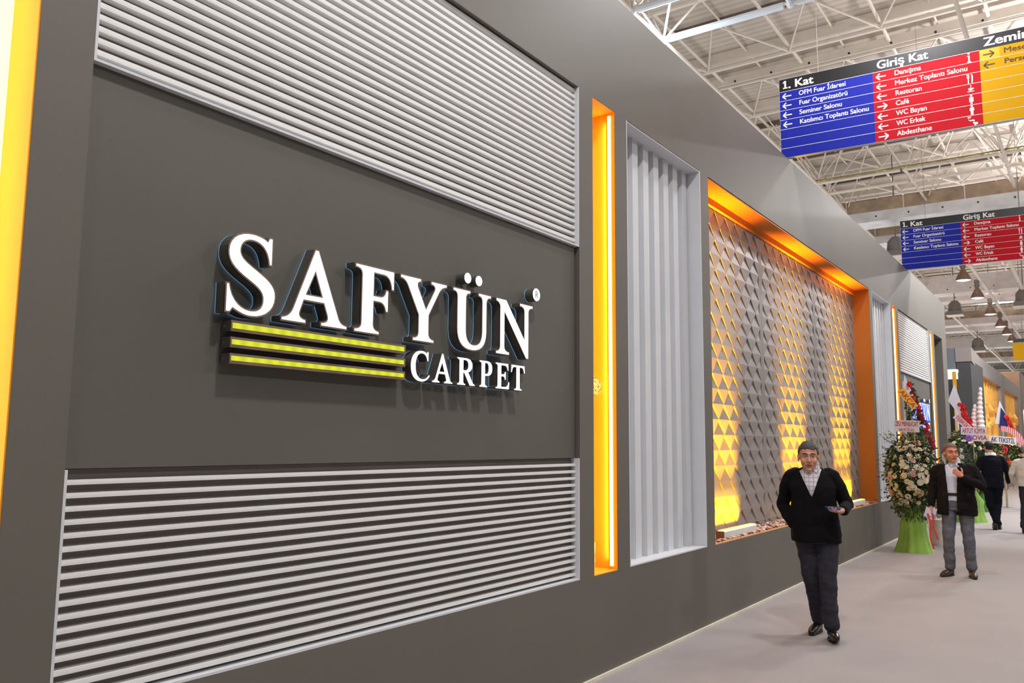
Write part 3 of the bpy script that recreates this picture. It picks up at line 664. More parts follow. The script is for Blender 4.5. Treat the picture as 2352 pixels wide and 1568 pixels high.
def picto(kind, u, v, s):
    b = MB()
    def P(*pts): b.add([(u + x * s, -.0135, v + y * s) for x, y in pts], [tuple(range(len(pts)))])
    def D(cx, cy, r, n=14): P(*[(cx + r * math.cos(2 * PI * i / n), cy + r * math.sin(2 * PI * i / n)) for i in range(n)])
    if kind == 'i': D(0, .42, .10); P((-.14, .22), (-.14, .13), (-.06, .13), (-.06, -.38), (-.16, -.38), (-.16, -.47), (.18, -.47), (.18, -.38), (.08, -.38), (.08, .22))
    if kind == 'fork':
        for x in (-.24, -.16, -.08): P((x - .022, .45), (x - .022, .12), (x + .022, .12), (x + .022, .45))
        P((-.26, .14), (-.26, .05), (-.06, .05), (-.06, .14)); P((-.20, .05), (-.20, -.47), (-.11, -.47), (-.11, .05)); P((.10, .47), (.10, -.47), (.20, -.47), (.24, -.02), (.24, .30))
    if kind == 'cup': P((-.22, .10), (-.16, -.14), (.10, -.14), (.18, .10)); P((.15, .08), (.28, .06), (.24, -.04), (.12, -.06)); P((-.34, -.2), (-.22, -.28), (.2, -.28), (.34, -.2)); P((-.06, .16), (.02, .26), (-.04, .44), (.08, .30), (.02, .16))
    if kind == 'man' or kind == 'woman':
        D(0, .38, .10); P((-.17, .25), (-.19, -.05), (-.13, -.05), (-.11, .1), (.11, .1), (.13, -.05), (.19, -.05), (.17, .25))
        if kind == 'man': P((-.11, .1), (-.11, -.47), (-.01, -.47), (0, -.1), (.01, -.47), (.11, -.47), (.11, .1))
        else: P((-.11, .12), (-.2, -.22), (.2, -.22), (.11, .12)); P((-.09, -.22), (-.09, -.47), (-.02, -.47), (-.02, -.22)); P((.02, -.22), (.02, -.47), (.09, -.47), (.09, -.22))
    if kind == 'tap': P((-.4, .42), (-.4, .30), (-.12, .30), (-.12, .42)); P((-.30, .30), (-.30, .1), (.1, .1), (.2, .0), (.1, -.1), (.05, -.02), (-.2, -.02), (-.34, .1)); D(.12, -.22, .10); D(.32, -.30, .12); D(.2, -.42, .08)
    return b
ROWS = [('b', ['OFM Fuar İdaresi', 'Fuar Organizatörü', 'Seminer Salonu', 'Katılımcı Toplantı Salonu'], '←←←←'),
        ('r', ['Danışma', 'Merkez Toplantı Salonu', 'Restoran', 'Café', 'WC Bayan', 'WC Erkek', 'Abdesthane'], '←←←→←←→'),
        ('y', ['Mescid', 'Personel'], '→←')]
TW = {'OFM Fuar İdaresi': .585, 'Fuar Organizatörü': .60, 'Seminer Salonu': .53, 'Katılımcı Toplantı Salonu': .845, 'Danışma': .30, 'Merkez Toplantı Salonu': .795, 'Restoran': .295, 'Café': .15, 'WC Bayan': .345, 'WC Erkek': .325, 'Abdesthane': .39, 'Mescid': .30, 'Personel': .35}
def direction_sign(x, y, z, rz, label):
    r = thing('hanging_sign', label, 'hanging sign', (0, 0, 0), 'hanging direction signs')
    b = MB(); b.box(0, SWD, -.010, .06, 0, SHT); b.build('panel_frame', m_sfr, r)
    b = MB(); rect(b, .004, SWD - .004, SHT - HDR, SHT - .004, .0108); hd = b.build('header_band', m_sblk, r)
    cols = ((0.004, 1.165, m_sblue, 'blue_field'), (1.165, 2.345, m_sred, 'red_field'), (2.345, SWD - .004, m_syel, 'yellow_field'))
    fo = []
    for u0, u1, m, nm in cols:
        b = MB(); rect(b, u0, u1, .004, SHT - HDR, .0108); fo.append(b.build(nm, m, r))
    b = MB()
    for k in range(0, 7):
        v = SHT - HDR - RH * k; rect(b, .004, 2.345, v - .0025, v + .0025, .0118)
    for k in range(1, 7):
        v = SHT - HDR - RH * k; rect(b, 2.345, SWD - .004, v - .002, v + .002, .0118)
    b.build('rule_lines', m_sw, r)
    b = MB()
    for s, u, wd in (('. Kat', .118, .325), ('Giriş Kat', 1.215, .585), ('Zemin', 2.395, .47)):
        vs, fs = text_mesh(s, .150, .001, .030, maxw=wd); flat(b, vs, fs, u, SHT - HDR + .038)
    v0 = SHT - HDR + .038; rect(b, .070, .094, v0, v0 + .108, .0135); rect(b, .052, .112, v0, v0 + .016, .0136); b.add([(.071, -.0136, v0 + .108), (.052, -.0136, v0 + .088), (.052, -.0136, v0 + .072), (.071, -.0136, v0 + .086)], [(0, 1, 2, 3)])
    b.build('lettering', m_sw, hd)
    for (key, names, arr), (u0, u1, m, nm), f in zip(ROWS, cols, fo):
        mm = m_sbr if key == 'y' else m_sw
        for k, s in enumerate(names):
            b = MB(); a = MB()
            v = SHT - HDR - RH * (k + 1)
            vs, fs = text_mesh(s, .088, .0008, .020, maxw=TW[s]); flat(b, vs, fs, u0 + .248, v + .040)
            d = -1 if arr[k] == '←' else 1; cu_ = u0 + .095; cv_ = v + .062
            def seg(p, q, w=.008):
                p = Vector(p); q = Vector(q); n = (q - p).normalized(); n = Vector((-n.y, n.x)) * w
                a.add([(e.x, -.0128, e.y) for e in (p - n, q - n, q + n, p + n)], [(0, 1, 2, 3)])
            seg((cu_ - .058 * d, cv_), (cu_ + .052 * d, cv_)); seg((cu_ + .056 * d, cv_), (cu_ + .012 * d, cv_ + .040)); seg((cu_ + .056 * d, cv_), (cu_ + .012 * d, cv_ - .040))
            b.build('lettering', mm, f); a.build('arrow', mm, f)
        if key == 'y':
            q = MB(); rect(q, 2.347, 2.555, SHT - HDR - RH + .002, SHT - HDR - .002, .0112); q.build('arrow_field', m_syel2, f)
        if key == 'r':
            for k, kd in enumerate(('i', None, 'fork', 'cup', 'woman', 'man', 'tap')):
                if kd: picto(kd, 2.235, SHT - HDR - RH * (k + .5), .125).build('pictogram', m_sw, f)
    for u in (.5, SWD - .5):
        b = MB(); b.tube((u, .02, SHT), (u, .02, SHT + 4.6), .004, n=5); b.build('suspension_wire', m_grey, r)
    r.location = (x, y, z); r.rotation_euler = (0, 0, rz)
    return r
direction_sign(-3.20, 10.83, 5.46, .045, 'hanging blue, red and yellow direction sign nearer the camera, large in the upper right')
direction_sign(-3.235, 19.50, 5.475, .045, 'hanging blue and red direction sign farther down the aisle, smaller and lower')
r = thing('hanging_sign', 'far hanging yellow sign with a black header at the right edge', 'hanging sign', (-2.80, 43.2, 5.6))
b = MB(r.location); b.box(-2.80, -.6, 43.18, 43.23, 5.48, 6.26); b.build('yellow_field', m_syel, r)
b = MB(r.location); b.box(-2.78, -.6, 43.165, 43.18, 6.28, 6.44); b.build('header_band', m_sblk, r)
b = MB(r.location); b.tube((-2.4, 43.2, 6.25), (-2.4, 43.2, 11.1), .012); b.build('suspension_wire', m_grey, r)

# ------------------------------------------------------------------ neighbouring booths
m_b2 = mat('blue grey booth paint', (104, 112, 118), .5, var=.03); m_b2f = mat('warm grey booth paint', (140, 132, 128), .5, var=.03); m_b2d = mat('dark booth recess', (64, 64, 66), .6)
r = thing('neighbouring_booth', 'grey neighbouring booth with golden vertical slats beyond the flower stands', 'booth', (-3.5, 40, 0))
b = MB(r.location); b.box(-3.4, WX, 32.2, 50.2, 4.10, 4.68); b.box(-3.4, WX, 32.2, 50.2, 0, .6); b.box(-3.4, WX, 39.6, 41.1, .6, 4.10); b.box(-3.4, WX, 48.5, 50.2, .6, 4.10); b.build('front_wall', m_b2f, r)
b = MB(r.location); b.box(-3.38, -3.0, 28.80, 32.19, 0, 4.3); b.build('corner_wall', m_b2d, r)
b = MB(r.location)
b.add([(-3.4, 28.78, 4.68), (-2.96, 28.78, 4.68), (WX, 32.2, 4.68), (-3.4, 32.2, 4.68), (-3.4, 28.78, 4.25), (-2.96, 28.78, 4.25), (WX, 32.2, 4.10), (-3.4, 32.2, 4.10)], [(0, 3, 2, 1), (0, 1, 5, 4), (1, 2, 6, 5), (4, 5, 6, 7), (0, 4, 7, 3), (2, 3, 7, 6)]); b.build('corner_canopy', m_b2f, r)
b = MB(r.location); b.box(-9, -3.4, 28.8, 29.0, 3.9, 4.68); b.box(-9, -4.4, 28.8, 29.0, 0, 3.9); b.box(-3.5, -3.35, 28.82, 28.99, 0, 3.9); b.build('end_wall', m_b2, r)
b = MB(r.location); b.box(-4.4, -3.5, 30.6, 30.7, 0, 3.9); b.build('inner_wall', m_b2, r)
b = MB(r.location); b.box(-4.3, -3.34, 28.76, 30.3, 3.92, 4.0); b.box(-4.3, -3.36, 28.76, 28.80, 3.72, 4.02); b.build('white_canopy', emit('white canopy light', (235, 240, 250), .8), r)
b = MB(r.location); b.box(-3.50, -3.40, 28.70, 28.78, 0, 3.95); b.build('yellow_post', mat('yellow post', (208, 156, 24), .5), r)
m_gold = mat('gold wood slat', (226, 178, 92), .45, metal=.1, var=.10)
m_goldb = mat('golden lit back', (216, 164, 70), .5, emis=.22, ecol=(236, 176, 60))
for (a, c) in ((32.2, 39.6), (41.1, 48.5)):
    b = MB(r.location); b.box(-3.7, -3.66, a, c, .6, 4.10); b.build('golden_back', m_goldb, r)
    n = 8
    for k in range(n):
        y = a + (c - a) * (k + .5) / n
        b = MB(r.location); pts = []
        for q in range(17):
            z = .6 + 3.5 * q / 16; ph = q * .62 + k * 1.9
            pts.append((WX - .22 + .12 * (1 if math.sin(ph) > .3 else -1) * (q > 2 and q < 12), y + .14 * math.sin(ph) * (q < 11), z))
        b.path(pts, .10, 6)
        for p in pts[1:-1]: b.ball(p, .10, 6, 4)
        b.build('golden_slat', m_gold, r)
    area('slat_light', (-3.5, (a + c) / 2, 4.05), (0, 0, -1), .1, c - a - .4, 70, (255, 224, 160), r, off=r.location).rotation_euler = (0, 0, 0)
r = thing('brown_booth', 'far brown booth block rising behind the golden slatted booth', 'booth', (-4, 60, 0))
b = MB(r.location); b.box(-12, -3.12, 51.5, 51.8, 0, 5.6); b.build('end_wall', mat('brown booth paint', (152, 116, 88), .6), r)
b = MB(r.location); b.box(-3.6, -3.1, 51.8, 70, 0, 5.6); b.build('front_wall', m_b2f, r)
b = MB(r.location); b.box(-3.1, -3.05, 52.5, 53.4, 2.6, 3.6); b.build('light_panel', emit('white light panel', (225, 235, 255), 3), r)
r = thing('distant_booth', 'pale distant booth at the end of the aisle', 'booth', (-1, 84, 0))
b = MB(r.location); b.box(-3.5, 9, 84, 84.3, 0, 4.2); b.build('end_wall', mat('pale booth paint', (206, 204, 206), .6), r)
b = MB(r.location); b.box(-3.0, -1.6, 83.9, 84, 1.2, 2.6); b.build('light_panel', MATS['white light panel'], r)
# ------------------------------------------------------------------ flower stands
m_leaf = [mat('dark leaf', (44, 70, 34), .55, var=.3, nscale=9), mat('mid leaf', (76, 104, 48), .55, var=.3, nscale=9), mat('yellow leaf', (150, 150, 60), .55, var=.3, nscale=9)]
m_pet = mat('cream petals', (240, 228, 200), .6, var=.08, nscale=30); m_petp = mat('pink petals', (226, 176, 160), .6, var=.1, nscale=30); m_rose = mat('dark red rose petals', (132, 20, 30), .5, var=.25, nscale=30)
m_red = mat('bright red petals', (214, 34, 36), .5, var=.2, nscale=30); m_yc = mat('yellow petals', (232, 196, 60), .6, var=.15, nscale=30); m_wpap = mat('white paper', (228, 226, 232), .6, var=.03)
m_wood = mat('light wood pole', (206, 178, 140), .6, var=.12)
def flower_mesh(name, m, R=.05, rose=False):
    b = MB(); q = random.Random(hash(name) % 1000 if False else len(name))
    rings = ((1.0, 12, .15), (.78, 10, .55), (.5, 8, .9)) if not rose else ((1.0, 6, .5), (.75, 5, .95), (.45, 4, 1.25))
    for rr, n, lift in rings:
        for i in range(n):
            t = 2 * PI * (i + .5 * (rr < .9)) / n; c, s = math.cos(t), math.sin(t); w = .30 * R if not rose else .5 * R
            p0 = Vector((0, 0, 0)); tip = Vector((c, s, 0)) * R * rr * math.cos(lift) + Vector((0, 0, R * rr * math.sin(lift) * .9))
            mid = tip * .65 + Vector((0, 0, .06 * R)); sd = Vector((-s, c, 0)) * w
            b.add([p0, mid - sd, tip - sd * .45, tip + sd * .45, mid + sd], [(0, 1, 2, 3, 4)])
    b.ball((0, 0, R * .3), R * (.26 if not rose else .4), 8, 5)
    return b.mesh(name, m)
FM = {'w': flower_mesh('flower', m_pet), 'p': flower_mesh('flower', m_petp, .055), 'r': flower_mesh('rose', m_rose, .05, True), 'R': flower_mesh('rose', m_red, .055, True), 'y': flower_mesh('flower', m_yc, .045)}
def foliage(b, c, R, n, rnd, droop=.3, leaf=.06, shell=.55, zmin=.05):
    for i in range(n):
        while True:
            d = Vector((rnd.uniform(-1, 1), rnd.uniform(-1, 1), rnd.uniform(-1, 1)))
            if shell < d.length < 1: break
        if rnd.random() < .12: d *= rnd.uniform(1.05, 1.35)
        p = Vector((c[0] + d.x * R[0], c[1] + d.y * R[1], c[2] + d.z * R[2]))
        if p.z < zmin: continue
        o = Vector((d.x, d.y, d.z * .4 - droop + rnd.uniform(-.5, .5))).normalized(); s = o.orthogonal().normalized(); s = (Matrix.Rotation(rnd.uniform(0, 6.28), 3, o) @ s)
        Ln = leaf * rnd.uniform(.6, 1.4); wd = Ln * rnd.uniform(.2, .34); up = o.cross(s) * wd * .5
        b.cur = 0 if rnd.random() < .6 else (1 if rnd.random() < .8 else 2)
        b.add([p, p + o * Ln * .5 - s * wd + up, p + o * Ln, p + o * Ln * .5 + s * wd + up], [(0, 1, 2), (0, 2, 3)])
    b.cur = 0
def twigs(b, c, R, n, rnd, Lw=.35):
    for i in range(n):
        t = rnd.uniform(0, 6.28); z = rnd.uniform(-.9, .9); d = Vector((math.cos(t), math.sin(t), z * .6 + .3)).normalized()
        p = Vector(c) + Vector((d.x * R[0] * .6, d.y * R[1] * .6, z * R[2])); e = p + d * Lw * rnd.uniform(.5, 1.2); b.cur = 0
        b.tube(p, e, .004, .002, 4)
        for k in range(9):
            q = p.lerp(e, .35 + .65 * k / 9) + Vector((rnd.uniform(-.03, .03), rnd.uniform(-.03, .03), rnd.uniform(-.03, .03))); b.cur = rnd.choice((0, 1, 2, 2))
            b.ball(q, (.014, .014, .006), 5, 3)
    b.cur = 0
def place_flowers(parent, pts, kinds, rnd, base, smin=.8, smax=1.25):
    for (p, out) in pts:
        k = rnd.choice(kinds); o = bpy.data.objects.new('flower' if k in 'wpy' else 'rose', FM[k]); COL.objects.link(o); o.parent = parent
        o.location = Vector(p) - base; d = Vector(out) + Vector((rnd.uniform(-.3, .3), rnd.uniform(-.3, .3), rnd.uniform(-.3, .5)))
        o.rotation_euler = d.to_track_quat('Z', 'Y').to_euler(); s = rnd.uniform(smin, smax); o.scale = (s, s, s)
def banner(parent, c, w, h, lines, rz, tilt, mcol, tcol, base, name='ribbon_banner'):
    """flat ribbon with lettering, facing -y before rotation"""
    b = MB(); b.box(-w / 2, w / 2, -.002, .002, -h / 2, h / 2); o = b.build(name, mcol, parent)
    o.location = Vector(c) - base; o.rotation_euler = (0, tilt, rz)
    b = MB(); nl = len(lines); tot = sum(k for _, k in lines); v = h / 2
    for s, k in lines:
        hh = h * k / tot; v -= hh
        vs, fs = text_mesh(s, hh * .92, .0005, .02, 'CENTER', maxw=w * (.9 if k >= 1 else .6)); b.add([(p.x, -.004 - p.z, v + hh * .2 + p.y) for p in vs], fs)
    b.build('lettering', tcol, o); return o
m_gfab = mat('lime green fabric', (134, 178, 66), .7, var=.12, nscale=5, sheen=.4)
def wrap(parent, c, r0, r1, h, m, base, rnd, name='fabric_base'):
    b = MB(base); n = 64; prof = [(1.0, 0.0), (.97, .06), (.86, .25), (.80, .5), (.86, .66), (.6, .86), (.5, 1.0)]
    ph = [rnd.uniform(0, 6.28) for _ in range(4)]; vs = []
    for fr, fz in prof:
        for i in range(n):
            t = 2 * PI * i / n; wv = 1 + .05 * math.sin(7 * t + ph[0]) + .035 * math.sin(13 * t + ph[1]) + .06 * (1 - fz) * math.sin(3 * t + ph[2])
            rr = (r0 * fr * (1 - fz) + r1 * fr * fz * 1.3) * wv; vs.append((c[0] + rr * math.cos(t), c[1] + rr * math.sin(t), c[2] + h * fz))
    fs = [(k * n + i, k * n + (i + 1) % n, (k + 1) * n + (i + 1) % n, (k + 1) * n + i) for k in range(len(prof) - 1) for i in range(n)]
    b.add(vs, fs); return b.build(name, m, parent, smooth=True)
rf = random.Random(21)
TOC = Vector((.17, -1, 0)).normalized()   # roughly towards the camera
def shell_pts(c, R, n, rnd, zlo=-.8, zhi=.95):
    out = []; k = 0
    while len(out) < n and k < 5000:
        k += 1; z = rnd.uniform(zlo, zhi); t = rnd.uniform(0, 2 * PI); q = math.sqrt(1 - z * z); d = Vector((math.cos(t) * q, math.sin(t) * q, z))
        if d.dot(TOC) < -.05: continue
        p = Vector((c[0] + d.x * R[0], c[1] + d.y * R[1], c[2] + d.z * R[2]))
        if any((p - a).length < .055 for a, _ in out): continue
        out.append((p, d))
    return out
# stand 1, in front of the long wall
B = Vector((-2.50, 14.95, 0))
r = thing('flower_stand', 'tall white and pink flower stand on a lime green cloth base beside the grey wall', 'flower stand', B)
wrap(r, (B.x, B.y, 0), .285, .15, .70, m_gfab, B, rf)
b = MB(B); b.tube((B.x, B.y, .3), (B.x, B.y, 1.85), .018); b.build('pole', m_wood, r)
b = MB(B); foliage(b, (B.x, B.y, 1.28), (.37, .33, .56), 4200, rf, leaf=.055); foliage(b, (B.x + .02, B.y - .02, .86), (.32, .28, .40), 1900, rf, .9, leaf=.05, shell=.4); twigs(b, (B.x - .06, B.y, 1.30), (.40, .34, .55), 44, rf, .24); b.build('foliage', m_leaf, r)
pts = shell_pts((B.x, B.y, 1.22), (.36, .34, .58), 92, rf, -.85)
place_flowers(r, pts, 'wwwwwwwp', rf, B, .75, 1.15)
banner(r, (B.x + .02, B.y - .30, 2.00), .37, .185, [('ZEU MENSUCAT', 1.5), ('SAN.VE TİC.A.Ş.', .9)], .2, .04, m_wpap, mat('red print', (190, 40, 46), .6), B)
b = MB(B); b.tube((B.x + .12, B.y - .2, 1.55), (B.x + .12, B.y - .27, 2.05), .008); b.build('banner_pole', m_wood, r)
# stand 2: dark red rose column with yellow ribbon
B = Vector((-2.70, 17.3, 0))
r = thing('wreath_stand', 'tall stand of dark red roses with a yellow ribbon, just behind the white flower stand', 'flower stand', B)
b = MB(B); b.tube((B.x - .25, B.y, 0), (B.x - .24, B.y - .02, 2.9), .022); b.tube((B.x + .25, B.y, 0), (B.x - .22, B.y + .02, 2.7), .02); b.tube((B.x, B.y + .6, 0), (B.x - .2, B.y + .05, 2.4), .02); b.build('easel', mat('white easel', (222, 222, 222), .5), r)
b = MB(B)
for k in range(9):
    tt = k / 8; foliage(b, (B.x - .16 + .14 * tt * 1.2, B.y, 2.75 - 1.1 * tt), (.07 + .12 * tt, .1, .12), 130, rf, leaf=.06, shell=.1)
b.build('foliage', m_leaf, r)
pts = []
for k in range(40):
    tt = (k + .5) / 40; pts.append((Vector((B.x - .18 + .42 * tt + rf.uniform(-.03, .05), B.y - .12 + rf.uniform(-.03, .03), 2.88 - 1.25 * tt)), Vector((.3, -1, .1))))
place_flowers(r, pts, 'rrrrR', rf, B, .7, 1.05)
b = MB(B); b.add([(B.x - .26, B.y - .14, 2.55), (B.x - .20, B.y - .14, 3.02), (B.x - .06, B.y - .15, 2.62)], [(0, 1, 2)]); b.add([(B.x - .26, B.y - .135, 2.55), (B.x - .20, B.y - .135, 3.02), (B.x - .06, B.y - .145, 2.62)], [(2, 1, 0)]); b.build('paper_cone', m_wpap, r)
banner(r, (B.x - .15, B.y - .22, 2.56), .42, .13, [('AKÇA', 1)], .1, .95, mat('yellow ribbon', (226, 172, 30), .5), mat('red print', (190, 40, 46), .6), B)
# stand 3: behind the man in the open dark jacket
B = Vector((-2.44, 21.6, 0))
r = thing('flower_stand', 'flower stand with white paper cone and red roses behind the man in open dark jacket', 'flower stand', B)
wrap(r, (B.x, B.y, 0), .34, .25, .7, m_gfab, B, rf)
b = MB(B); foliage(b, (B.x, B.y, 1.42), (.40, .42, .62), 3400, rf, leaf=.07); twigs(b, (B.x + .08, B.y, 1.7), (.3, .4, .5), 12, rf, .2); b.build('foliage', m_leaf, r)
place_flowers(r, shell_pts((B.x, B.y, 1.42), (.48, .42, .58), 56, rf, -.6, .9), 'wwwpyr', rf, B, .8, 1.2)
b = MB(B); b.tube((B.x - .1, B.y, .4), (B.x - .16, B.y, 3.0), .025); b.build('pole', m_wpap, r)
b = MB(B)
vs = [(B.x - .30, B.y - .1, 2.72), (B.x - .15, B.y - .1, 3.10), (B.x - .02, B.y - .1, 2.62), (B.x - .06, B.y - .1, 2.35)]
b.add(vs, [(0, 1, 2, 3)]); b.add([(x, y + .02, z) for x, y, z in vs], [(3, 2, 1, 0)]); b.build('paper_cone', m_wpap, r)
pts = [(Vector((B.x - .02 + .16 * k / 16 + rf.uniform(-.04, .04), B.y - .16, 2.62 - .52 * k / 16)), Vector((.2, -1, 0))) for k in range(17)]
place_flowers(r, pts, 'R', rf, B, .9, 1.2)
mr = MATS['red print']
banner(r, (B.x + .04, B.y - .3, 2.17), .55, .13, [('TEBRİKLER', 1)], .1, .82, mat('pink white ribbon', (236, 206, 210), .6), mr, B)
banner(r, (B.x + .22, B.y - .44, 2.02), .50, .17, [('ARTUT KİMYA', 1)], .1, .03, MATS['white paper'], mr, B)
banner(r, (B.x + .28, B.y - .43, 1.87), .42, .15, [('NOVIA', 1)], .1, .03, MATS['white paper'], mr, B)
b = MB(B); b.tube((B.x + .2, B.y - .40, 1.4), (B.x + .2, B.y - .41, 2.0), .008); b.build('banner_pole', m_wood, r)
b = MB(B)
for k in range(12):
    t = 2 * PI * k / 12; b.ball((B.x + .12 + .05 * math.cos(t), B.y - .47, 1.86 + .05 * math.sin(t)), (.03, .015, .03), 7, 5)
b.build('purple_bow', mat('purple bow', (140, 90, 190), .5), r)
# stand 4: tall pale ribbed column
B = Vector((-2.46, 25.2, 0))
r = thing('wreath_stand', 'tall pale pink ruffled column stand between the two dark jacketed men', 'flower stand', B)
for s, hh in ((-.13, 2.75), (.03, 3.22)):
    b = MB(B); n = 22
    for k in range(n):
        z = .55 + (hh - .55) * k / n; b.lathe((B.x + s + .04 * math.sin(k * .3), B.y - .05 * (s > 0), z), [(.085 * (1 - (k / n) ** 3 * .7), 0), (.12 * (1 - (k / n) ** 3 * .7), .07), (.08 * (1 - (k / n) ** 3 * .7), .13)], 10)
    b.build('ruffled_column', mat('pale pink paper', (238, 216, 214), .6), r)
b = MB(B); b.box(B.x - .15, B.x - .11, B.y - .15, B.y - .12, .5, 2.2); b.box(B.x - .05, B.x - .02, B.y - .15, B.y - .12, .5, 2.2); b.build('pole', m_wood, r)
wrap(r, (B.x, B.y, 0), .30, .2, .6, mat('dark green fabric', (70, 120, 40), .7), B, rf)
b = MB(B); foliage(b, (B.x, B.y, .95), (.3, .3, .5), 1400, rf, leaf=.08); b.build('foliage', m_leaf, r)
place_flowers(r, shell_pts((B.x, B.y, 1.2), (.3, .3, .4), 24, rf), 'wwp', rf, B)
# stand 5: navy cone and arch ribbon
B = Vector((-2.12, 27.0, 0))
r = thing('wreath_stand', 'flower stand with navy and white cone and arched pink ribbon behind the dark suited man', 'flower stand', B)
b = MB(B); b.tube((B.x, B.y, 0), (B.x, B.y, 2.7), .025); b.build('pole', m_wood, r)
b = MB(B); foliage(b, (B.x, B.y, 1.45), (.42, .35, .38), 1500, rf, leaf=.08); b.build('foliage', m_leaf, r)
place_flowers(r, shell_pts((B.x, B.y, 1.3), (.4, .35, .5), 26, rf), 'wRy', rf, B)
b = MB(B); b.add([(B.x - .17, B.y - .1, 2.3), (B.x - .02, B.y - .1, 2.95), (B.x + .2, B.y - .1, 2.3)], [(0, 1, 2)]); b.add([(B.x - .17, B.y - .08, 2.3), (B.x - .02, B.y - .08, 2.95), (B.x + .2, B.y - .08, 2.3)], [(2, 1, 0)]); b.build('paper_cone', m_wpap, r)
b = MB(B); b.add([(B.x - .07, B.y - .11, 2.2), (B.x + .0, B.y - .11, 2.76), (B.x + .15, B.y - .11, 2.5), (B.x + .14, B.y - .11, 2.2)], [(0, 1, 2, 3)]); b.build('navy_paper', mat('navy paper', (34, 38, 110), .5), r)
place_flowers(r, [(Vector((B.x + .12 + .02 * k, B.y - .16, 2.5 - .05 * k)), Vector((0, -1, 0))) for k in range(8)], 'R', rf, B)
b = MB(B)
for k in range(14):
    t0 = PI * .55 * k / 14; t1 = PI * .55 * (k + 1) / 14
    f = lambda t, rr: (B.x - .02 + rr * math.sin(t) * .95, B.y - .3, 1.72 + rr * .9 * math.cos(t))
    b.add([f(t0, .42), f(t1, .42), f(t1, .58), f(t0, .58)], [(0, 1, 2, 3)])
b.build('arched_ribbon', stripes('pink striped ribbon', (240, 214, 216), (206, 70, 80), 0, .045, .55), r)
banner(r, (B.x + .02, B.y - .34, 1.85), .64, .20, [('AK TEKSTİL', 1)], .05, .10, MATS['white paper'], mat('dark print', (50, 40, 70), .6), B)
# white tub between the first stand and the wall
B = Vector((-2.26, 16.15, 0))
b = MB(); b.lathe((B.x, B.y, 0), [(0, .002), (.15, .002), (.18, .40), (.19, .44), (.165, .44), (.15, .36), (0, .36)], 24)
tag(b.build('plant_tub', mat('white plastic tub', (222, 214, 208), .5)), 'white tub on the floor just behind the lime green stand base', 'tub')

# ------------------------------------------------------------------ people
m_skin = mat('light tanned skin', (206, 150, 122), .55, var=.07, nscale=14); m_skin2 = mat('ruddy skin', (212, 138, 106), .55, var=.08, nscale=14)
m_eyew = mat('eye white', (226, 220, 214), .3); m_iris = mat('dark iris', (40, 26, 20), .2); m_brow = mat('dark brow hair', (44, 36, 32), .8); m_lip = mat('lips', (160, 96, 84), .5)
TMP = bpy.data.scenes.new('workbench')
def remesh(b, name, mats, parent, voxel, smooth=6, wr=0., wf=7., clampz=None, cut=None, thick=0.):
    me = b.mesh(name, mats); o = bpy.data.objects.new(name, me); TMP.collection.objects.link(o)
    md = o.modifiers.new('r', 'REMESH'); md.mode = 'VOXEL'; md.voxel_size = voxel; md.use_smooth_shade = True
    ms = o.modifiers.new('s', 'SMOOTH'); ms.factor = .5; ms.iterations = smooth
    with bpy.context.temp_override(scene=TMP, view_layer=TMP.view_layers[0]):
        dg = bpy.context.evaluated_depsgraph_get(); dg.update(); nm = bpy.data.meshes.new_from_object(o.evaluated_get(dg)); nm.name = name
    TMP.collection.objects.unlink(o); COL.objects.link(o); o.modifiers.clear(); o.data = nm; bpy.data.meshes.remove(me)
    for m in list(nm.materials): pass
    if len(nm.materials) == 0: nm.materials.append(mats)
    if wr:
        nrm = [v.normal.copy() for v in nm.vertices]
        for v, vn in zip(nm.vertices, nrm):
            c = v.co.copy(); n = mnoise.noise(Vector((c.x * wf, c.y * wf, c.z * wf * 1.7))) + .5 * mnoise.noise(Vector((c.x * wf * 2.3 + 5, c.y * wf * 2.3, c.z * wf * 4.2)))
            v.co = c + vn * (wr * n)
    if cut or clampz is not None:
        bm = bmesh.new(); bm.from_mesh(nm)
        if clampz is not None:
            for v in bm.verts:
                if v.co.z < clampz: v.co.z = clampz
        if cut:
            dl = [v for v in bm.verts if cut(v.co)]; bmesh.ops.delete(bm, geom=dl, context='VERTS')
            for it in range(14):
                nw = {}
                for v in bm.verts:
                    nb_ = [e.other_vert(v).co for e in v.link_edges if e.is_boundary]
                    if len(nb_) == 2: nw[v] = v.co * .4 + (nb_[0] + nb_[1]) * .3
                for v, c in nw.items(): v.co = c
        bm.to_mesh(nm); bm.free()
    nm.polygons.foreach_set('use_smooth', [True] * len(nm.polygons)); nm.update()
    if thick: sm = o.modifiers.new('cloth', 'SOLIDIFY'); sm.thickness = thick; sm.offset = -1
    o.parent = parent; return o
def V3(*a): return Vector(a)
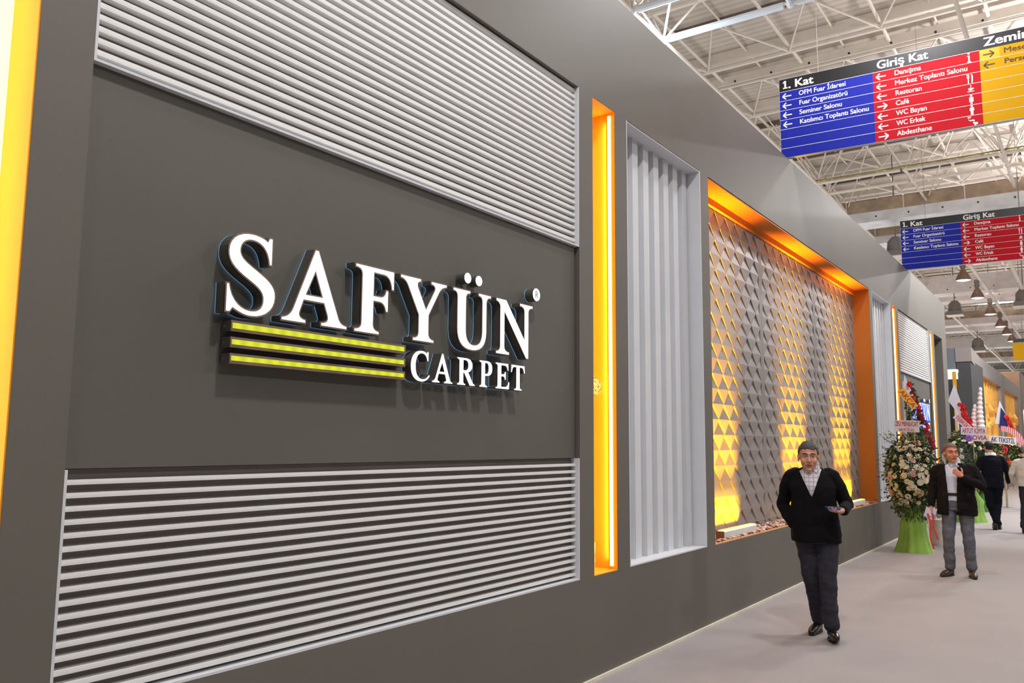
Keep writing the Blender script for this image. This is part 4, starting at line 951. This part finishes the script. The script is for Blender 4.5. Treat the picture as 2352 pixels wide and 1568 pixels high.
def add_head(b, Mx):
    """head primitives in head space (faces -y, origin at ear level, height about .24)"""
    R3 = Mx.to_3x3()
    def E(c, r, nu=20, nv=14): b.ball(Mx @ Vector(c), r, nu, nv, R3)
    E((0, .012, .030), (.076, .096, .090)); E((0, -.025, -.030), (.064, .066, .086)); E((0, -.030, -.078), (.050, .052, .040)); E((0, -.074, -.102), (.022, .018, .017))
    def C(pts, rs): b.limb([Mx @ Vector(p) for p in pts], rs, 10)
    C([(0, -.088, .020), (0, -.104, -.010), (0, -.112, -.028)], [.007, .010, .014]); E((-.012, -.098, -.032), (.009, .009, .008), 8, 6); E((.012, -.098, -.032), (.009, .009, .008), 8, 6)
    C([(-.046, -.072, .024), (-.018, -.088, .026), (.018, -.088, .026), (.046, -.072, .024)], [.010, .012, .012, .010])
    E((-.040, -.066, -.032), (.024, .022, .024)); E((.040, -.066, -.032), (.024, .022, .024))
    C([(-.024, -.082, -.060), (0, -.090, -.057), (.024, -.082, -.060)], [.007, .009, .007]); C([(-.020, -.080, -.070), (0, -.088, -.071), (.020, -.080, -.070)], [.006, .009, .006])
    E((-.079, .008, -.010), (.010, .020, .032), 10, 8); E((.079, .008, -.010), (.010, .020, .032), 10, 8)
def hand(b, wrist, d, palm_n, thumb, curl=.35, s=1.0, fl=(.074, .084, .078, .060)):
    """wrist, pointing dir d, palm normal (side the fingers curl to), thumb side dir"""
    d = Vector(d).normalized(); pn = Vector(palm_n); pn = (pn - d * pn.dot(d)).normalized(); t = d.cross(pn); 
    if t.dot(Vector(thumb)) < 0: t = -t
    rot = Matrix((t, d, pn)).transposed().to_3x3(); w = Vector(wrist)
    b.ball(w + d * .048 * s, (.040 * s, .052 * s, .015 * s), 14, 9, rot); b.ball(w + d * .03 * s + t * .018 * s + pn * .006, (.018 * s, .032 * s, .014 * s), 10, 7, rot)
    b.limb([w - d * .02, w + d * .02], [.026 * s, .026 * s], 12)
    for i, L_ in enumerate(fl):
        u = (.030 - .020 * i) * s; p = w + d * (.088 - .004 * abs(i - 1.3)) * s + t * u; pts = [p]; a = curl * .6
        for f_ in (.45, .32, .25):
            dd = d * math.cos(a) + pn * math.sin(a) + t * (.07 - .05 * i) ; p = p + dd.normalized() * L_ * f_ * s; pts.append(p); a += curl
        b.limb(pts, [.0095 * s, .0088 * s, .0082 * s, .0072 * s], 8)
    p = w + d * .030 * s + t * .034 * s; q = p + (d * .55 + t * .75 + pn * .2).normalized() * .040 * s; r_ = q + (d * .85 + t * .35 + pn * .35).normalized() * .030 * s
    b.limb([p, q, r_], [.013 * s, .011 * s, .009 * s], 8)
def shoe(parent, heel, d, mcol, pitch=0., name='shoe'):
    d = Vector((d[0], d[1], 0)).normalized(); h = Vector(heel); b = MB()
    pts = [(0, .045, .040), (.07, .048, .040), (.15, .040, .043), (.21, .033, .040), (.255, .026, .030)]
    b.limb([h + d * q[0] + V3(0, 0, q[1]) for q in pts], [q[2] for q in pts], 14); b.limb([h + d * .01 + V3(0, 0, .05), h + d * .02 + V3(0, 0, .10)], [.042, .042], 12)
    o = remesh(b, name, mcol, parent, .008, 4, clampz=.004)
    b = MB(); n = 24; vs = []
    for z in (0, .018):
        for i in range(n):
            t = 2 * PI * i / n; k = .044 * (1.05 - .22 * math.cos(t)); s = d.cross(V3(0, 0, 1)); p = h + d * (.105 + .155 * math.cos(t)) + s * k * math.sin(t); vs.append((p.x, p.y, z))
    b.add(vs, [(i, (i + 1) % n, n + (i + 1) % n, n + i) for i in range(n)] + [tuple(range(n - 1, -1, -1)), tuple(range(n, 2 * n))]); b.build('sole', m_black, o)
    if pitch:
        Mr = Matrix.Translation(h) @ Matrix.Rotation(pitch, 4, d.cross(V3(0, 0, 1))) @ Matrix.Translation(-h); o.data.transform(Mr)
        for c in o.children: c.data.transform(Mr)
    return o
def person(J, label, loc, yaw, skin, hair_m, jacket_m, trouser_m, shoe_m, shirt_m=None, vopen=None, vx=0.0, voxel=.006, collar=None, hairline=.055, torso=1.0, shirt_white=None, extra=None, group=None, backview=False):
    r = thing('person', label, 'person', (0, 0, 0))
    H = V3(*J['head']); Mx = Matrix.Translation(H) @ Matrix.Rotation(J.get('hyaw', 0), 4, 'Z') @ Matrix.Rotation(J.get('htilt', 0), 4, 'X') @ Matrix.Scale(J.get('hs', 1.0), 4)
    SL, SR, EL, ER, WL, WR = [V3(*J[k]) for k in ('SL', 'SR', 'EL', 'ER', 'WL', 'WR')]
    P = V3(*J['pelvis']); HL, HR, KL, KR, AL, AR = [V3(*J[k]) for k in ('HL', 'HR', 'KL', 'KR', 'AL', 'AR')]
    nb = (SL + SR) / 2 + V3(0, 0, .045); ch = (SL + SR) / 2 * .7 + P * .3
    # one continuous body
    b = MB(); add_head(b, Mx); b.limb([H + V3(0, .015, -.06), nb + V3(0, 0, .02)], [.056, .062], 16)
    dn = V3(0, 0, -.05); b.limb([nb + dn, SL * .8 + SR * .2 + dn], [.045, .04]); b.limb([nb + dn, SR * .8 + SL * .2 + dn], [.045, .04])
    b.limb([nb + V3(0, 0, -.06), ch, P + V3(0, 0, .12), P], [.06, .10, .10, .10], 18)
    for S_, E_, W_ in ((SL, EL, WL), (SR, ER, WR)): b.limb([S_ + dn, E_, W_], [.040, .036, .026])
    for H_, K_, A_ in ((HL, KL, AL), (HR, KR, AR)): b.limb([H_, K_, A_], [.078, .052, .036])
    for hd in J['hands']: hand(b, *hd[0], **hd[1])
    body = remesh(b, 'body', skin, r, voxel, 3)
    # eyes, brows, lips
    if not backview:
        for s in (-1, 1):
            b = MB(); b.ball(Mx @ V3(s * .031, -.0765, .004), (.0120, .0080, .0056), 14, 10, Mx.to_3x3()); e = b.build('eye', m_eyew, r, smooth=True)
            b = MB(); b.ball(Mx @ V3(s * .031, -.0815, .004), (.0056, .004, .0056), 12, 8, Mx.to_3x3()); b.build('iris', m_iris, e, smooth=True)
            b = MB(); b.limb([Mx @ V3(s * .031 - .013, -.080, .0085), Mx @ V3(s * .031, -.0860, .0110), Mx @ V3(s * .031 + .013, -.080, .0085)], [.0034, .0042, .0034], 6); b.build('eyelid', skin, e, smooth=True)
            b = MB(); b.limb([Mx @ V3(s * .014, -.0980, .027), Mx @ V3(s * .032, -.0955, .031), Mx @ V3(s * .050, -.079, .025)], [.0044, .0050, .0032], 6); b.build('eyebrow', m_brow, r, smooth=True)
        b = MB(); b.limb([Mx @ V3(-.023, -.0885, -.0635), Mx @ V3(-.008, -.0975, -.0620), Mx @ V3(.008, -.0975, -.0620), Mx @ V3(.023, -.0885, -.0635)], [.0030, .0046, .0046, .0030], 8); b.limb([Mx @ V3(-.018, -.0885, -.070), Mx @ V3(0, -.0965, -.0725), Mx @ V3(.018, -.0885, -.070)], [.0030, .0050, .0030], 8); b.build('lips', m_lip, r, smooth=True)
    # hair cap
    bm = bmesh.new(); bmesh.ops.create_icosphere(bm, subdivisions=5, radius=1)
    for v in bm.verts:
        c = v.co.copy(); n = mnoise.noise(c * 6) * .035 + mnoise.noise(c * 17) * .02; q = V3(c.x * .0815, c.y * .102 + .013, c.z * .096 + .032) * 1.0
        v.co = q + c * (n * .16)
    def inface(q):
        hl = hairline + .018 * mnoise.noise(q * 60)
        jit = .006 * mnoise.noise(q * 90)
        if q.y < -.045: return q.z < hl + jit
        if q.y < .022: return q.z < -.028 + jit + (.022 - q.y) * 1.15 * (hl + .03) / .085
        return q.z < -.062 + jit
    bmesh.ops.delete(bm, geom=[v for v in bm.verts if inface(v.co)], context='VERTS'); bmesh.ops.solidify(bm, geom=bm.faces[:], thickness=.012)
    me = bpy.data.meshes.new('hair'); bm.to_mesh(me); bm.free(); me.transform(Mx); me.materials.append(hair_m); me.polygons.foreach_set('use_smooth', [True] * len(me.polygons))
    o = bpy.data.objects.new('hair', me); COL.objects.link(o); o.parent = r
    # trousers
    T = J.get('tr', 1.0); b = MB()
    w = (HR - HL).length / 2
    b.loft([(P.x, P.y, P.z + .16, .155 * torso, .115 * torso, .9), (P.x, P.y, P.z + .02, .175 * torso, .13 * torso, .9), (P.x, P.y, P.z - .07, .17 * torso, .125, .9)], 28)
    for H_, K_, A_ in ((HL, KL, AL), (HR, KR, AR)): b.limb([H_, H_ * .5 + K_ * .5, K_, K_ * .5 + A_ * .5, A_ + V3(0, 0, .02)], [.098 * T, .088 * T, .074 * T, .068 * T, .066 * T], 18)
    remesh(b, 'trousers', trouser_m, r, voxel * 1.25, 4, wr=.011, wf=6)
    # shirt under the jacket
    hem = J['hem']
    def torso_loft(b, g, top=.0, lo=None):
        lo = hem if lo is None else lo
        mid = (SL + SR) / 2; sw = (SR - SL).length / 2; z1 = mid.z
        def X(z): t = max(0., min(1., (z - P.z) / (z1 - P.z))); return P.lerp(mid, t)
        rg = []
        for z, kx, ky in ((lo, J.get('hw', 1.), 1.), (lo + .06, J.get('hw', 1.) * 1.02, 1.03), (P.z + .20, .98, 1.05), (P.z + .32, 1.0, 1.03), (z1 - .12, 1.04, 1.0), (z1 - .05, .96, .88), (z1 - .005, .80, .70), (z1 + .025, .58, .58), (z1 + .05, .38, .5)):
            c = X(z); rg.append((c.x, c.y - .012 * (z < z1 - .1) * J.get('belly', 1), z, (sw * kx + g) * (1.0 if z > P.z + .3 else J.get('bw', 1.)), .128 * torso * ky + g, .86))
        rg = [q for i, q in enumerate(rg) if i == 0 or q[2] > rg[i - 1][2] + .005]
        b.loft(rg, 36)
    if shirt_m:
        b = MB(); torso_loft(b, -.014, lo=P.z + .04); b.limb([nb + V3(0, 0, -.01), nb + V3(0, .004, .03)], [.072, .066], 18)
        remesh(b, 'shirt', shirt_m, r, voxel * 1.2, 3, wr=.003)
        b = MB()      # collar wings
        for s in (-1, 1):
            p0 = nb + V3(s * .060, -.030, .030); p1 = nb + V3(s * .006, -.080, -.012); p2 = nb + V3(s * .042, -.094, -.046); p3 = nb + V3(s * .070, -.062, -.004)
            b.add([p0, p1, p2, p3] + [p + V3(0, .006, -.004) for p in (p0, p1, p2, p3)], [(0, 1, 2, 3), (7, 6, 5, 4), (0, 4, 5, 1), (1, 5, 6, 2), (2, 6, 7, 3), (3, 7, 4, 0)])
        b.build('collar', shirt_white or shirt_m, r)
    # jacket
    b = MB(); torso_loft(b, .010)
    for S_, E_, W_, si in ((SL, EL, WL, 0), (SR, ER, WR, 1)):
        inn = S_ * .75 + ((SL + SR) / 2) * .25
        b.limb([inn + V3(0, 0, -.025), S_ + V3(0, 0, -.035), (S_ + E_) / 2, E_, (E_ + W_) / 2, W_ - (W_ - E_).normalized() * .012], [.072, .066, .063, .057, .051, .046], 18)
    cut = None
    if vopen is not None:
        zv, slope, zb, wb = vopen
        mid = (SL + SR) / 2
        def cut(c):
            if c.y > mid.y - .02 and c.z < nb.z + .0: return False
            if c.y > mid.y + .03: return False
            x = abs(c.x - (mid.x * max(0, min(1, (c.z - P.z) / (mid.z - P.z))) + P.x * (1 - max(0, min(1, (c.z - P.z) / (mid.z - P.z)))) + vx))
            if c.z > zv: return x < (c.z - zv) * slope + wb
            return wb > 0 and c.z > zb and x < wb
    remesh(b, 'jacket', jacket_m, r, voxel * 1.1, 4, wr=.012, wf=5.5, cut=cut, thick=.006 if cut else 0)
    if collar:
        b = MB(); n = 20; vs = []
        for z, rr in ((-.02, .098), (.035, .086), (.04, .078), (-.02, .09)):
            for i in range(n): t = 2 * PI * i / n; vs.append(nb + V3(rr * 1.02 * math.cos(t), rr * .92 * math.sin(t) + .008, z + .02 * math.sin(t)))
        b.add(vs, [(k * n + i, k * n + (i + 1) % n, (k + 1) * n + (i + 1) % n, (k + 1) * n + i) for k in range(3) for i in range(n)]); b.build('collar', collar, r, smooth=True)
    for A_, (hd, dr, pt) in zip((AL, AR), J['shoes']): shoe(r, hd, dr, shoe_m, pt)
    if extra: extra(r)
    r.location = loc; r.rotation_euler = (0, 0, yaw)
    return r
m_blackj = mat('black knit jacket', (14, 13, 14), .95, var=.2, nscale=60, bump=.25, bscale=220, spec=.2)
m_char = mat('charcoal wool trousers', (46, 44, 54), .95, var=.18, nscale=40, bump=.2, bscale=300)
m_plaid = stripes('white plaid shirt', (222, 218, 222), (164, 172, 204), 0, .038, .80, .8, 2, (186, 164, 168))
m_leather = mat('black leather', (26, 20, 18), .28)
m_hgrey = mat('greying dark hair', (74, 70, 68), .8, var=.45, nscale=70); m_hbrown = mat('short brown hair', (116, 92, 76), .8, var=.3, nscale=70); m_hblack = mat('black hair', (22, 20, 22), .6, var=.3, nscale=50); m_hsilver = mat('silver hair', (140, 136, 134), .8, var=.3, nscale=60)
# man 1: walking towards the camera, looking up from his phone
J1 = dict(head=(-.040, -.045, 1.590), hs=1.10, hyaw=.05, htilt=.06, SL=(-.20, 0, 1.445), SR=(.165, 0, 1.445), EL=(-.285, .05, 1.150), ER=(.270, .03, 1.155), WL=(-.185, -.045, .965), WR=(.235, -.20, 1.125),
          pelvis=(0, 0, .90), HL=(-.085, 0, .86), HR=(.095, -.01, .86), KL=(-.045, .02, .49), KR=(.085, -.08, .49), AL=(.0, .20, .11), AR=(.105, -.10, .10), hem=.83, tr=1.02, bw=1.08, hw=1.02, belly=1.6,
          hands=[(((-.165, -.03, .965), (.3, .1, -.9), (1, 0, 0), (0, -1, 0)), dict(curl=.4, s=.8)), (((.225, -.215, 1.125), (-.62, -.75, -.05), (0, 0, 1), (-.5, .3, .6)), dict(curl=.42))],
          shoes=[((-.005, .245, 0), (-.25, -1), 0), ((.105, -.075, 0), (.12, -1), .14)])
def x1(r):
    b = MB(); b.ball((.015, -.150, .865), .009, 8, 6); b.build('jacket_snap', mat('metal snap', (214, 206, 190), .3, metal=.8), r)
    b = MB()
    for i in range(36): pass
    b.limb([V3(-.02, -.130, 1.24), V3(.002, -.165, 1.05), V3(.012, -.155, .87)], [.004, .004, .004], 6); b.build('zip_line', m_black, r)
P1 = (-2.135, 7.90, 0); yaw1 = .262
person(J1, 'man in a black jacket and plaid shirt holding a blue phone, walking towards the camera', P1, yaw1, m_skin, m_hgrey, m_blackj, m_char, m_leather, shirt_m=m_plaid, vopen=(1.235, .40, 0, 0), vx=-.012, voxel=.0048, hairline=.062, torso=1.1, extra=x1)
# phone in his left hand
b = MB(); b.box(-.036, .036, -.066, .066, -.0045, .0045); me = b.mesh('phone_body', mat('blue phone case', (34, 74, 190), .3))
ph = thing('phone', 'blue phone in the hand of the man in the black jacket', 'phone', (0, 0, 0))
o = bpy.data.objects.new('case', me); COL.objects.link(o); o.parent = ph
bv = o.modifiers.new('b', 'BEVEL'); bv.width = .004; bv.segments = 2
b = MB(); b.box(-.032, .032, -.058, .058, .0046, .0052); b.build('screen', m_black, ph)
Ry = Matrix.Rotation(yaw1, 4, 'Z'); pp = Ry @ V3(.155, -.285, 1.155) + Vector(P1)
ph.location = pp; ph.rotation_euler = (0.0, .12, yaw1 - .9 + PI / 2 * 0)
# man 2: open dark jacket, grey jeans, hand at chin
m_tweed = mat('dark brown black blazer', (24, 20, 20), .95, spec=.2, var=.25, nscale=50, bump=.15, bscale=200); m_jean = mat('grey blue jeans', (96, 98, 108), .85, var=.22, nscale=12, bump=.15, bscale=250); m_lshirt = mat('pale blue shirt', (212, 216, 232), .7, var=.04)
J2 = dict(head=(-.045, -.03, 1.600), hs=1.06, hyaw=.38, htilt=.0, SL=(-.22, 0, 1.42), SR=(.21, .0, 1.42), EL=(-.290, .03, 1.12), ER=(.300, -.06, 1.165), WL=(-.310, -.03, .905), WR=(.085, -.25, 1.290),
          pelvis=(-.01, 0, .93), HL=(-.10, 0, .88), HR=(.09, 0, .88), KL=(-.125, -.05, .49), KR=(.110, -.02, .49), AL=(-.125, .02, .10), AR=(.125, -.0, .10), hem=.79, tr=.98, hw=1.06,
          hands=[(((-.31, -.035, .90), (-.05, -.15, -1), (1, 0, 0), (0, -1, 0)), dict(curl=.55)), (((.075, -.255, 1.300), (-.75, .10, .60), (-.1, .9, .1), (0, 0, 1)), dict(curl=.6))],
          shoes=[((-.115, .05, 0), (-.45, -1), 0), ((.125, .04, 0), (.12, -1), 0)])
P2 = (-1.555, 12.55, 0); yaw2 = .125
def x2(r):
    b = MB(); b.box(-.16, .14, -.138, -.128, 1.045, 1.08); b.build('belt', m_black, r)
person(J2, 'man in an open dark jacket and grey jeans walking with a hand at his chin', P2, yaw2, m_skin2, m_hbrown, m_tweed, m_jean, mat('brown leather', (62, 46, 36), .35), shirt_m=m_lshirt, vopen=(1.05, .06, .6, .048), vx=-.045, voxel=.0058, hairline=.070, torso=1.0, extra=x2)
Rz = Matrix.Rotation(yaw2, 4, 'Z')
bl = Rz @ V3(-.325, -.07, .80) + Vector(P2)
r = thing('leaflets', 'white leaflets and red ribbons held by the man in the open dark jacket', 'leaflets', bl)
b = MB(); b.obox((0, 0, 0), (.06, .01, -.03), (0, .006, 0), (.02, 0, .06)); b.obox((.02, -.01, .02), (.05, .0, -.01), (0, .004, 0), (.02, 0, .05)); b.build('paper', mat('lilac white paper', (222, 214, 232), .5), r)
b = MB()
for k, (dx, Ln) in enumerate(((-.03, .46), (.02, .34))):
    pts = [V3(dx + .05 * (q / 6) + .012 * math.sin(q * 1.1 + k), -.02, -Ln * q / 6) for q in range(7)]
    for a, c in zip(pts, pts[1:]): b.add([a - V3(.012, 0, 0), a + V3(.012, 0, 0), c + V3(.012, 0, 0), c - V3(.012, 0, 0), a + V3(-.012, .002, 0), a + V3(.012, .002, 0), c + V3(.012, .002, 0), c + V3(-.012, .002, 0)], [(0, 3, 2, 1), (4, 5, 6, 7), (0, 1, 5, 4), (2, 3, 7, 6)])
b.build('red_ribbon', mat('red ribbon', (214, 66, 44), .5), r)
# man 3: dark suit from behind
m_suit = mat('navy black suit', (14, 16, 26), .9, spec=.2, var=.15, nscale=30)
J3 = dict(head=(.04, .0, 1.665), hs=1.05, hyaw=.45, htilt=0, SL=(-.19, 0, 1.46), SR=(.19, 0, 1.46), EL=(-.27, -.02, 1.18), ER=(.27, .05, 1.18), WL=(-.28, -.10, .95), WR=(.30, .0, .93), pelvis=(0, 0, .97), HL=(-.09, 0, .92), HR=(.09, 0, .92), KL=(-.07, -.08, .52), KR=(.07, -.05, .50), AL=(-.02, .12, .16), AR=(-.05, -.08, .10), hem=.84, tr=1.05,
          hands=[(((-.28, -.10, .95), (0, -.1, -1), (1, 0, 0), (0, -1, 0)), dict(curl=.4)), (((.30, 0, .93), (0, -.1, -1), (-1, 0, 0), (0, -1, 0)), dict(curl=.4))], shoes=[((-.0, .14, .0), (.1, -1), .35), ((-.06, -.03, 0), (-.1, -1), 0)])
person(J3, 'man in a dark suit seen from behind, walking away beside the flower stands', (-1.80, 19.95, 0), PI + .1, m_skin, m_hblack, m_suit, m_suit, m_leather, voxel=.009, torso=1.05, collar=mat('white shirt collar', (225, 228, 235), .6), backview=True)
# man 4: beige shirt from behind, cut by the right edge
m_beige = mat('beige shirt', (206, 194, 178), .8, var=.08, nscale=12); m_navy = mat('navy trousers', (26, 26, 40), .8, var=.15)
J4 = dict(head=(.02, -.02, 1.62), hs=1.05, hyaw=-.2, htilt=0, SL=(-.21, 0, 1.41), SR=(.21, 0, 1.41), EL=(-.30, .02, 1.14), ER=(.30, .02, 1.14), WL=(-.30, -.12, .95), WR=(.30, -.14, .96), pelvis=(0, 0, .93), HL=(-.09, 0, .88), HR=(.09, 0, .88), KL=(-.08, -.10, .50), KR=(.10, .05, .50), AL=(-.08, -.05, .10), AR=(.12, .16, .12), hem=.90, tr=1.1, belly=0,
          hands=[(((-.30, -.12, .95), (0, -.3, -1), (1, 0, 0), (0, -1, 0)), dict(curl=.4)), (((.30, -.14, .96), (0, -.3, -1), (-1, 0, 0), (0, -1, 0)), dict(curl=.4))], shoes=[((-.08, -.01, 0), (0, -1), 0), ((.12, .2, 0), (0, -1), .3)])
person(J4, 'man in a beige shirt and dark trousers seen from behind, cut by the right edge', (-1.13, 19.6, 0), PI - .05, m_skin, m_hsilver, m_beige, m_navy, m_leather, voxel=.009, torso=1.12, backview=True)
# man 5: mostly hidden
J5 = dict(J3); J5['hyaw'] = 0
person(J5, 'dark haired person mostly hidden behind the man in the beige shirt', (-1.62, 26.4, 0), PI, m_skin, m_hblack, m_suit, m_suit, m_leather, voxel=.012, backview=True).scale = (.93, .93, .93)

bpy.data.scenes.remove(TMP)
